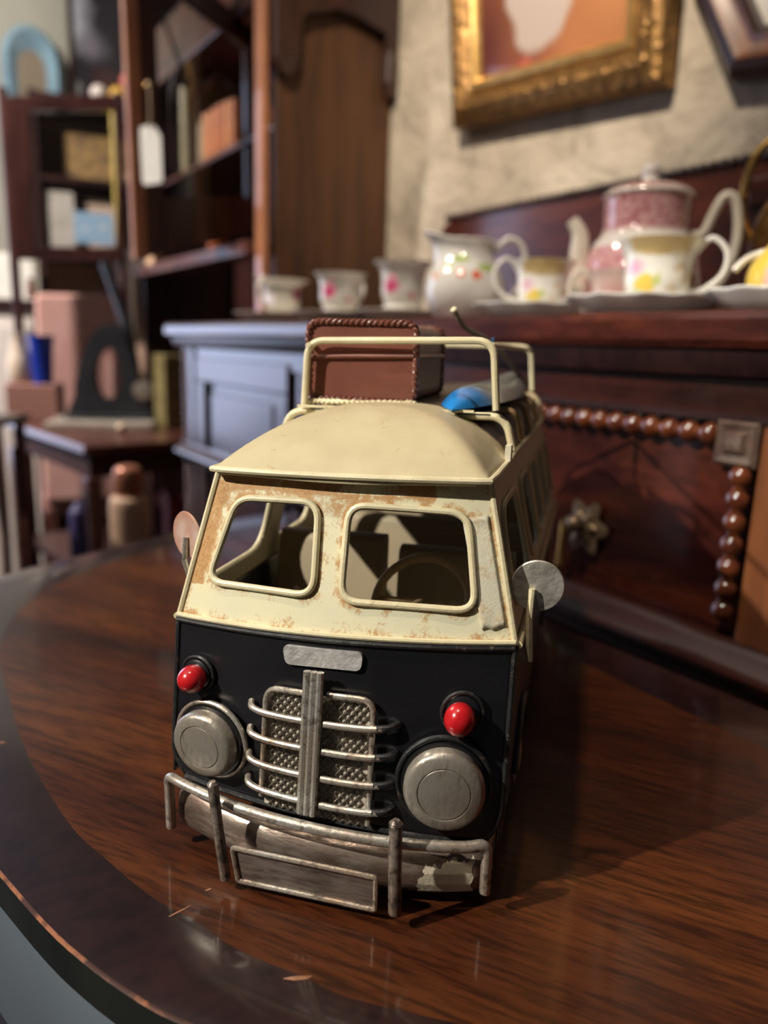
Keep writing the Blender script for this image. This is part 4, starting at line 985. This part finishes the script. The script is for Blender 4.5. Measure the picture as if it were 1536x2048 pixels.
d, pt = glazed(cab, cab, [(-.552, 1.745, 1.80), (-.336, 1.885, 1.657), (-.333, 1.885, 1.223), (-.546, 1.745, 1.147)], (.15, .11, .07, .19), .022)
b = MB()                                          # rounded leading edge of the door
for ds in (.0, .05, .10): b.tube([pt(-.02-ds*.6, 0, 0), pt(-.02-ds*.6, 1, 0)], .0105, 10)
b.build('door_edge', M_edge, d, smooth=50)
b = MB()                                          # astragal glazing bars: arch and diamond
A_ = [pt(.27, .72, .006), pt(.27, .48, .006), pt(.33, .36, .006), pt(.42, .34, .006), pt(.50, .40, .006), pt(.52, .52, .006)]
b.tube(curve(A_, 5), .004, 8)
b.tube(curve([pt(.22, .20, .006), pt(.36, .33, .006), pt(.52, .40, .006), pt(.70, .30, .006), pt(.90, .33, .006)], 5), .004, 8)
b.build('glazing_bar', M_mahogv, d)
kn = MB(); kn.ball((0, 0, 0), .008, .008, .008, 12)
K = cab.matrix_basis.inverted() @ Vector((-.524, 1.722, 1.487))
kn.v = [tuple(Vector(v_)+K) for v_ in kn.v]; kn.build('door_knob', M_brass, d, smooth=60)
# price tag hanging on the knob
pt_ = thing('price_tag', 'blank cream card price tag hanging by string from the cabinet door knob', 'tag', (-.516, 1.706, 1.404), -.3)
b = MB(); P_ = [(-.0255, .0), (-.026, -.020), (-.024, -.105), (-.019, -.113), (.020, -.110), (.0255, -.104), (.0245, -.018), (.008, .004), (-.006, .005)]
b.prism(P_, -.0008, .0008); b.build('card', M_white, pt_, smooth=0)
MB().tube(curve([(-.008, .006, .088), (-.001, .002, .080), (.001, 0, .05), (.001, -.001, .0)], 5), .0032, 8).build('string', M_string, pt_)

# row of amber-spined books and glasses inside
for k in range(8):
    h = [.105, .108, .112, .112, .110, .112, .118, .240][k]; col_ = [(.50, .15, .04), (.66, .26, .07), (.48, .12, .03), (.62, .22, .06), (.55, .17, .05), (.60, .24, .08), (.32, .25, .14), (.30, .25, .14)][k]
    ak = 1.835+.037*k+(.10 if k == 7 else 0)
    b = MB(); b.box(-.0155, .0155, 0, .12, 0, h); b.tube([(0, 0, 0), (0, 0, h)], .0153, 12)
    o = b.build('book', plain('book_cloth_%d' % k, col_, tuple(c_*.75 for c_ in col_), 30, .35, coat=.4), None, W(ak, .755, 1.4255), ROTW, smooth=40)
    names = ['nearest the corner post of the display cabinet', 'second from the corner post', 'third from the corner post', 'fourth from the corner post', 'fifth from the corner post', 'sixth from the corner post', 'at the far end of the row', 'standing tall and apart at the far left']
    cl = ['rust orange', 'amber orange', 'deep rust', 'bright amber', 'orange tan', 'light amber', 'olive tan', 'tall olive'][k]
    tag(o, '%s bound book on the cabinet shelf, %s' % (cl, names[k]), 'book', 'books in the display cabinet')
o = MB(); o.lathe(smoothprof([(.02, 0), (.024, .01), (.018, .03), (.01, .04), (.014, .05), (1e-5, .058)], 3), 20)
tag(o.build('ornament', plain('amber_ornament', (.5, .14, .04), None, 20, .3), None, W(1.80, .69, 1.1855), ROTW), 'little amber ornament on the front edge of the cabinet counter', 'ornament')

# second leaf: lower glazed door standing open at the left
gd = thing('glazed_door', 'open dark-framed glass door at the far left, seen beside the price tag', 'door', (-.94, 2.32, 0), 0)
M_dg = wood('shiny_dark_stile', (.03, .010, .009), (.055, .018, .015), (.08, .028, .022), 6, (1, 1, .15), rough=.3, coat=.9, coatr=.16)
glazed(gd, gd, [(-1.085, 2.25, 1.606), (-.790, 2.36, 1.650), (-.812, 2.36, 1.195), (-1.082, 2.25, 1.180)], (.20, .085, .06, .085), .03, mat=M_dg)
b = MB(); b.tube([(-1.085+.94, 2.25-2.32, 1.63), (-1.083+.94, 2.25-2.32, .02)], .014, 10); b.build('hinge_post', M_dg, gd)
b = MB(); b.tube([(-.81+.94, 2.365-2.32, 1.66), (-.82+.94, 2.365-2.32, .02)], .012, 10); b.build('hinge_post', M_dg, gd)

# ------------------------------------------------------------------ far left of the shop
def place(b, nm, mat, loc, rz, label, cat, group=None, **k): return tag(b.build(nm, mat, None, loc, rz, **k), label, cat, group)
RL = radians(22)
# arch mirror on far wall
am = thing('arched_mirror', 'arched wall mirror in a pale blue frame at the far left', 'mirror', W(3.69, .618, 1.88), AZ)
# local: x across wall, y outwards. wall plane normal is -D
def arch(w_, h0, h1, n_=24):
    return [(-w_, h0)]+[(-w_*cos(pi*k/n_), h1+(w_*1.25)*sin(pi*k/n_)) for k in range(n_+1)]+[(w_, h0)]
o1, o2, o3 = arch(.112, -.45, .185), arch(.094, -.42, .185), arch(.055, -.38, .165)
b = MB(); n_ = len(o1); vs = []
for P_, y in ((o1, .018), (o1, -.022), (o2, -.045), (o3, -.012)): vs += [(x, y, z) for x, z in P_]
b.add(vs, [(i*n_+k, i*n_+(k+1) % n_, (i+1)*n_+(k+1) % n_, (i+1)*n_+k) for i in range(3) for k in range(n_)])
b.build('mirror_frame', plain('pale_blue_gloss', (.30, .46, .56), (.22, .34, .44), 20, .25, coat=.7), am, smooth=30)
b = MB(); b.add([(x, -.012, z) for x, z in o3], [tuple(range(len(o3)))]); b.build('mirror_glass', plain('tan_mirror_glass', (.42, .33, .24), (.5, .4, .3), 6, .3, metal=.4), am, smooth=0)
# dark dresser picture with white cloth, fruit
b = MB(); b.box(-.17, .17, 0, .03, 0, .62)
dp = thing('dark_painting', 'dark oil painting on the far wall behind the glazed door', 'picture', W(3.685, .885, 1.86), AZ)
b = MB(); b.box(-.10, .10, -.015, .015, 0, .60); b.build('canvas', spots('dark_painting_oils', (.015, .012, .02), [((-.10, -.015, .42), .10, (.42, .42, .48), .7, (1, 1, .55)), ((-.03, -.015, .32), .08, (.20, .18, .22), .8), ((-.12, -.015, .14), .05, (.38, .36, .34), .8), ((.03, -.015, .18), .09, (.06, .02, .02), .7)], rough=.5, nscale=14, distort=.04), dp, smooth=0)
b = MB()
for q_ in ((-.115, .115, -.015, 0), (-.115, .115, .60, .615), (-.115, -.100, 0, .60), (.100, .115, 0, .60)): b.box(q_[0], q_[1], -.022, .018, q_[2], q_[3])
b.build('frame', M_dark, dp, smooth=0)
# tall shelf unit carrying fruit and posters (seen through the glazed door)
su = thing('shelf_unit', 'tall open shelf unit beyond the glazed door, holding fruit and cards', 'shelves', (-1.06, 2.86, 0), RL)
M_su = plain('peach_painted_wood', (.50, .34, .25), (.42, .28, .2), 6, .6)
for x in (-.20, .20): MB().box(x-.012, x+.012, 0, .26, 0, 1.79).build('upright', M_dark, su, smooth=0)
for z in (.30, .80, 1.26, 1.52, 1.785): MB().box(-.188, .188, 0, .26, z-.02, z).build('shelf', M_dark, su, smooth=0)
MB().box(-.188, .188, .25, .26, .0, 1.765).build('back_board', M_su, su, smooth=0)
def onsu(x, y, z): return Vector((-1.06, 2.86, z)) + Matrix.Rotation(RL, 3, 'Z') @ Vector((x, y, 0))
for k, (x, r, col_, lab) in enumerate(((.02, .030, (.66, .58, .52), 'pale round fruit at the left of the top shelf'), (.085, .032, (.72, .42, .05), 'orange-yellow fruit in the middle of the top shelf'), (.155, .033, (.80, .58, .08), 'yellow fruit at the right of the top shelf'), (.125, .032, (.62, .14, .10), 'red fruit piled on the yellow ones'), (.165, .035, (.55, .32, .28), 'dusky pink fruit topmost of the pile'))):
    zz = 1.7855+r+(0 if k < 3 else .052+.04*(k-3)); b = MB(); b.ball((0, 0, 0), r, r, r*.95, 18)
    if k > 2: x -= 0
    place(b, 'fruit', plain('fruit_skin_%d' % k, col_, tuple(c_*.7 for c_ in col_), 20, .35), onsu(x, .05 if k < 3 else .055, zz), RL, lab, 'fruit', 'fruit on the shelf unit', smooth=60)
b = MB(); b.box(-.065, .065, 0, .004, 0, .105)
place(b, 'greeting_card', spots('blue_card', (.34, .52, .72), [((-.03, -.0, .05), .012, (.75, .78, .8), .5), ((.03, 0, .06), .014, (.75, .78, .8), .5)]), onsu(-.02, -.03, 1.262)+Vector((0, 0, .035)), RL+.1, 'pale blue printed card on the shelf beyond the glazed door', 'card', smooth=0)
b = MB(); b.box(-.06, .06, 0, .005, 0, .20)
place(b, 'print', plain('peach_print', (.60, .42, .32), (.5, .38, .3), 10, .6), onsu(.02, .06, 1.2605), RL, 'peach coloured print standing behind the blue card', 'print', smooth=0)
b = MB(); b.box(-.045, .045, 0, .005, 0, .21)
place(b, 'print', plain('grey_print', (.40, .36, .30), (.55, .5, .45), 14, .6), onsu(-.13, .02, 1.2605), RL, 'grey and cream print at the left of the same shelf', 'print', smooth=0)
b = MB(); b.box(-.11, .10, 0, .02, 0, .16)
place(b, 'wicker_box', plain('amber_wicker', (.42, .25, .08), (.12, .07, .04), 30, .6), onsu(0, .08, 1.5205), RL, 'amber and dark wicker box on the middle shelf', 'box', smooth=0)
b = MB(); b.box(-.016, .016, 0, .012, 0, .46)
place(b, 'ruler_board', plain('yellow_strip', (.66, .48, .08), (.55, .38, .05), 10, .5), Vector((-.905, 2.62, 1.262)), 0, 'narrow upright yellow strip right of the blue card', 'board', smooth=0)
fr_ = MB(); fr_.box(-.03, .03, -.02, .02, 0, 1.26); place(fr_, 'display_stand', M_dark, Vector((-.905, 2.63, 0)), 0, 'plain dark stand holding the yellow strip', 'stand', smooth=0)
# white wall cupboard / papers
wc = thing('white_cabinet', 'low white painted cabinet at the far left edge, below the glazed door', 'cabinet', (-1.345, 2.585, 0), RL)
M_wp = plain('white_gloss_paint', (.66, .62, .56), (.58, .54, .5), 8, .5)
MB().box(-.135, .135, 0, .14, 0, 1.06).build('body', M_wp, wc, smooth=0, bevel=.004)
MB().box(-.145, .145, -.02, .14, 1.06, 1.085).build('dark_top', M_dark, wc, smooth=0, bevel=.003)
MB().box(-.12, .12, -.012, 0, .10, 1.0).build('door', M_wp, wc, smooth=0, bevel=.004)
b = MB(); b.box(-.06, .06, 0, .09, 0, .15); place(b, 'paper_box', M_white, Vector((-1.27, 2.63, 1.0855)), RL, 'white paper box on the white cabinet', 'box', smooth=0, bevel=.003)
# side table with marble tray and machine
stb = thing('side_table', 'low dark side table with marble slab, left of the sideboard', 'table', (-.696, 1.914, 0), radians(41.3))
RS = radians(12)
def onst(x, y, z): return Vector((-.74, 1.86, z)) + Matrix.Rotation(RS, 3, 'Z') @ Vector((x, y, 0))
MB().box(-.175, .18, -.275, .33, .722, .742).build('table_top', M_reddark, stb, smooth=0, bevel=.004)
MB().box(-.160, .165, -.26, .315, .670, .722).build('apron', M_matdark, stb, smooth=0)
for x, y in ((-.155, -.255), (.160, -.255), (-.155, .31), (.160, .31)): MB().box(x-.016, x+.016, y-.016, y+.016, 0, .670).build('leg', M_reddark, stb, smooth=0, bevel=.003)
MB().box(-.150, .155, -.25, .305, .40, .418).build('lower_shelf', M_dark, stb, smooth=0)
b = MB(); b.box(-.13, .13, .02, .21, 0, .018); place(b, 'marble_slab', plain('veined_marble', (.52, .50, .42), (.40, .34, .28), 14, .25, coat=.5), onst(.02, .0, .7425), RS, 'pale marble slab lying on the low side table', 'slab', smooth=0, bevel=.003)
# cast-iron sewing machine silhouette
sm = thing('sewing_machine', 'black cast iron sewing machine body with curved arm on the marble slab', 'sewing machine', onst(.045, .16, .761), RS)
M_iron = plain('black_iron', (.018, .020, .024), (.03, .033, .038), 20, .35, coat=.4)
outer = [(-.105, 0), (-.100, .06), (-.082, .14), (-.055, .205), (-.030, .235), (.010, .245), (.030, .225), (.055, .13), (.062, .06), (.090, .045), (.092, 0)]
inner_ = [(-.038, .062), (-.048, .10), (-.040, .15), (-.018, .182), (.006, .178), (.018, .14), (.020, .085), (.006, .060), (-.018, .052)]
O_ = curve([(x, z, 0) for x, z in outer], 5, True); I_ = curve([(x, z, 0) for x, z in inner_], 5, True)
def ringprism(O_, I_, y0, y1, n_=72):
    def samp(P_, c_):
        q_ = sorted([(math.atan2(v.y-c_[1], v.x-c_[0]), math.hypot(v.x-c_[0], v.y-c_[1])) for v in P_]); out = []
        for k in range(n_):
            t_ = -pi+2*pi*(k+.5)/n_; best = min(q_, key=lambda e: abs(e[0]-t_)); out.append((c_[0]+best[1]*cos(t_), c_[1]+best[1]*sin(t_)))
        return out
    c_ = (-.012, .115); A, B = samp(O_, c_), samp(I_, c_); b = MB()
    vs = [(x, y, z) for P_, y in ((A, y0), (A, y1), (B, y1), (B, y0)) for x, z in P_]
    b.add(vs, [(i*n_+k, i*n_+(k+1) % n_, ((i+1) % 4)*n_+(k+1) % n_, ((i+1) % 4)*n_+k) for i in range(4) for k in range(n_)]); return b
ringprism(O_, I_, -.03, .03).build('body', M_iron, sm, smooth=50)
MB().box(-.12, .095, -.06, .06, -.0, .012).build('base', M_iron, sm, smooth=0, bevel=.003)
b = MB(); b.T = Matrix.Translation((.075, -.035, .075)) @ Matrix.Rotation(pi/2, 4, 'X'); b.lathe([(.010, -.01), (.024, -.008), (.026, 0), (.024, .008), (.010, .01)], 24); b.build('hand_wheel', M_silver, sm, smooth=50)
MB().tube([(-.012, 0, .40), (.035, 0, .25), (.052, 0, .13)], .014, 10).build('upper_arm', M_iron, sm, smooth=50)
# plain cream box behind
b = MB(); b.box(-.040, .040, 0, .05, 0, .085)
place(b, 'tin_box', plain('peach_tin', (.66, .42, .24), (.7, .48, .3), 10, .5), W(2.42, .690, 1.1855), ROTW+.5, 'peach coloured tin at the far end of the cabinet counter', 'tin', smooth=0, bevel=.006)
# peach chair back
cb = thing('upholstered_chair', 'pink upholstered chair with tall back behind the side table', 'chair', (-.985, 2.40, 0), RL)
b = MB(); b.prism([(v.x, v.y) for v in rounded([(-.115, .45, 0), (.105, .45, 0), (.125, 1.10, 0), (-.105, 1.095, 0)], .02, 4)], -.02, .03); b.build('backrest', plain('pink_velvet', (.56, .30, .25), (.62, .38, .33), 8, .5, coat=.15, coatr=.4), cb, smooth=0, bevel=.012)
MB().box(-.125, .125, .0, .32, .40, .47).build('seat', plain('pink_seat_velvet', (.36, .18, .15), None, 8, .6), cb, smooth=0, bevel=.02)
for x, y in ((-.11, .30), (.11, .30), (-.11, .01), (.11, .01)): MB().box(x-.014, x+.014, y-.014, y+.014, 0, .40).build('leg', M_reddark, cb, smooth=0)
for s_ in (-1, 1): MB().tube([(s_*.115+(.01 if s_ > 0 else 0), .005, 1.08), (s_*.115, .005, 1.14)], [.014, .008], 10).build('finial', M_orange, cb)
# box, bucket and jar left of it
bx = MB(); bx.box(-.065, .065, -.04, .06, 0, .10); place(bx, 'wooden_box', plain('pink_box_wood', (.34, .17, .13), (.28, .14, .11), 8, .6), Vector((-.962, 2.06, .7425)), RS, 'plain reddish box standing on the left end of the side table', 'box', smooth=0, bevel=.004)
b = MB(); b.lathe([(.024, 0), (.030, .10), (.034, .128), (.032, .128), (.028, .10), (1e-5, .01)], 28); place(b, 'blue_beaker', plain('cobalt_blue', (.010, .03, .30), (.02, .05, .38), 10, .25, coat=.6), Vector((-.935, 2.055, .843)), RS, 'cobalt blue beaker standing on the reddish box', 'beaker', smooth=40)
b = MB(); b.lathe(smoothprof([(.022, 0), (.030, .01), (.032, .05), (.022, .09), (.018, .12), (.02, .13), (1e-5, .13)], 3), 28); place(b, 'jar', plain('cream_jar', (.62, .52, .40), (.55, .45, .33), 10, .4), Vector((-1.000, 2.065, .843)), RS, 'cream jar on the reddish box, left of the blue beaker', 'jar', smooth=50)
# brass tin at the back of side table
b = MB(); b.box(-.036, .036, -.036, .036, 0, .19); o = place(b, 'brass_box', plain('mottled_brass_box', (.15, .12, .05), (.28, .24, .10), 30, .45, metal=.3, bumps=.6), Vector((-.570, 2.000, .7425)), radians(40), 'mottled brass box between the sewing machine and the sideboard', 'box', smooth=0, bevel=.004)
b = MB(); b.ball((0, 0, .012), .014, .014, .012, 14); place(b, 'small_ornament', plain('tan_ornament', (.5, .38, .25), None, 10, .4), Vector((-.655, 1.85, .7425)), RS, 'tiny tan ornament near the front of the side table', 'ornament', smooth=60)
# lower shelf pieces
b = MB(); b.lathe(smoothprof([(.034, 0), (.037, .006), (.039, .08), (.039, .140), (.034, .154), (.022, .158)], 3), 32); stl = thing('round_stool', 'low round dark stool in front of the side table, carrying the stoneware bottle', 'stool', (-.56, 1.48, 0), 0)
MB().lathe([(.10, .478), (.112, .482), (.112, .496), (.10, .50), (1e-5, .50)], 36).build('seat', M_dark, stl, smooth=40)
for k in range(3): MB().tube([(.07*cos(k*2.1+.5), .07*sin(k*2.1+.5), .48), (.10*cos(k*2.1+.5), .10*sin(k*2.1+.5), .012)], [.012, .009], 10).build('leg', M_reddark, stl, smooth=50)
vz = thing('stoneware_bottle', 'peach stoneware bottle with copper top standing on the low round stool', 'bottle', (-.522, 1.50, .5005), RS)
b.build('body', plain('peach_stoneware', (.58, .38, .24), (.62, .44, .3), 8, .5), vz, smooth=60)
b = MB(); b.lathe(smoothprof([(.022, .157), (.027, .162), (.030, .185), (.028, .208), (.018, .218), (1e-5, .220)], 3), 28); b.build('top', plain('copper_lustre', (.55, .25, .16), (.45, .18, .1), 12, .3, metal=.4), vz, smooth=60)
b = MB(); b.lathe(smoothprof([(.020, 0), (.021, .01), (.019, .12), (.015, .135), (.008, .146), (1e-5, .150)], 3), 24); place(b, 'spool', plain('indigo_spool', (.07, .06, .16), (.12, .10, .25), 10, .4), Vector((-.607, 1.455, .5005)), RS, 'dark indigo thread cone on the stool, left of the stoneware bottle', 'spool', smooth=50)
b = MB(); b.box(-.018, .018, -.10, .02, 0, .16); place(b, 'ledger', plain('red_cloth_book', (.28, .02, .03), (.2, .02, .03), 20, .6), Vector((-.575, 1.97, .4185)), RS+.2, 'upright red cloth ledger under the side table', 'book', smooth=0, bevel=.002)
# pale chair at far left edge
ch = thing('spindle_stand', 'pale pinkish wooden plant stand post at the left frame edge', 'stand', (-.80, 1.50, 0), 0)
for x in (-.10, .015): MB().tube(curve([(x, 0, .79), (x+.003, 0, .6), (x+.006, -.01, .4), (x+.012, 0, .012)], 5), [.012]*5+[.011]*5+[.010]*6, 10).build('leg', plain('pale_limed_wood_%d' % (x > 0), (.42, .30, .25), (.34, .24, .2), 8, .5), ch, smooth=50)
for x in (-.10, .015): pass
MB().box(-.115, .030, -.10, .12, .79, .805).build('top', M_dark, ch, smooth=0, bevel=.003)
for x in (-.10, .015): MB().tube([(x, .10, .79), (x+.01, .10, .012)], .011, 8).build('leg', M_reddark, ch)
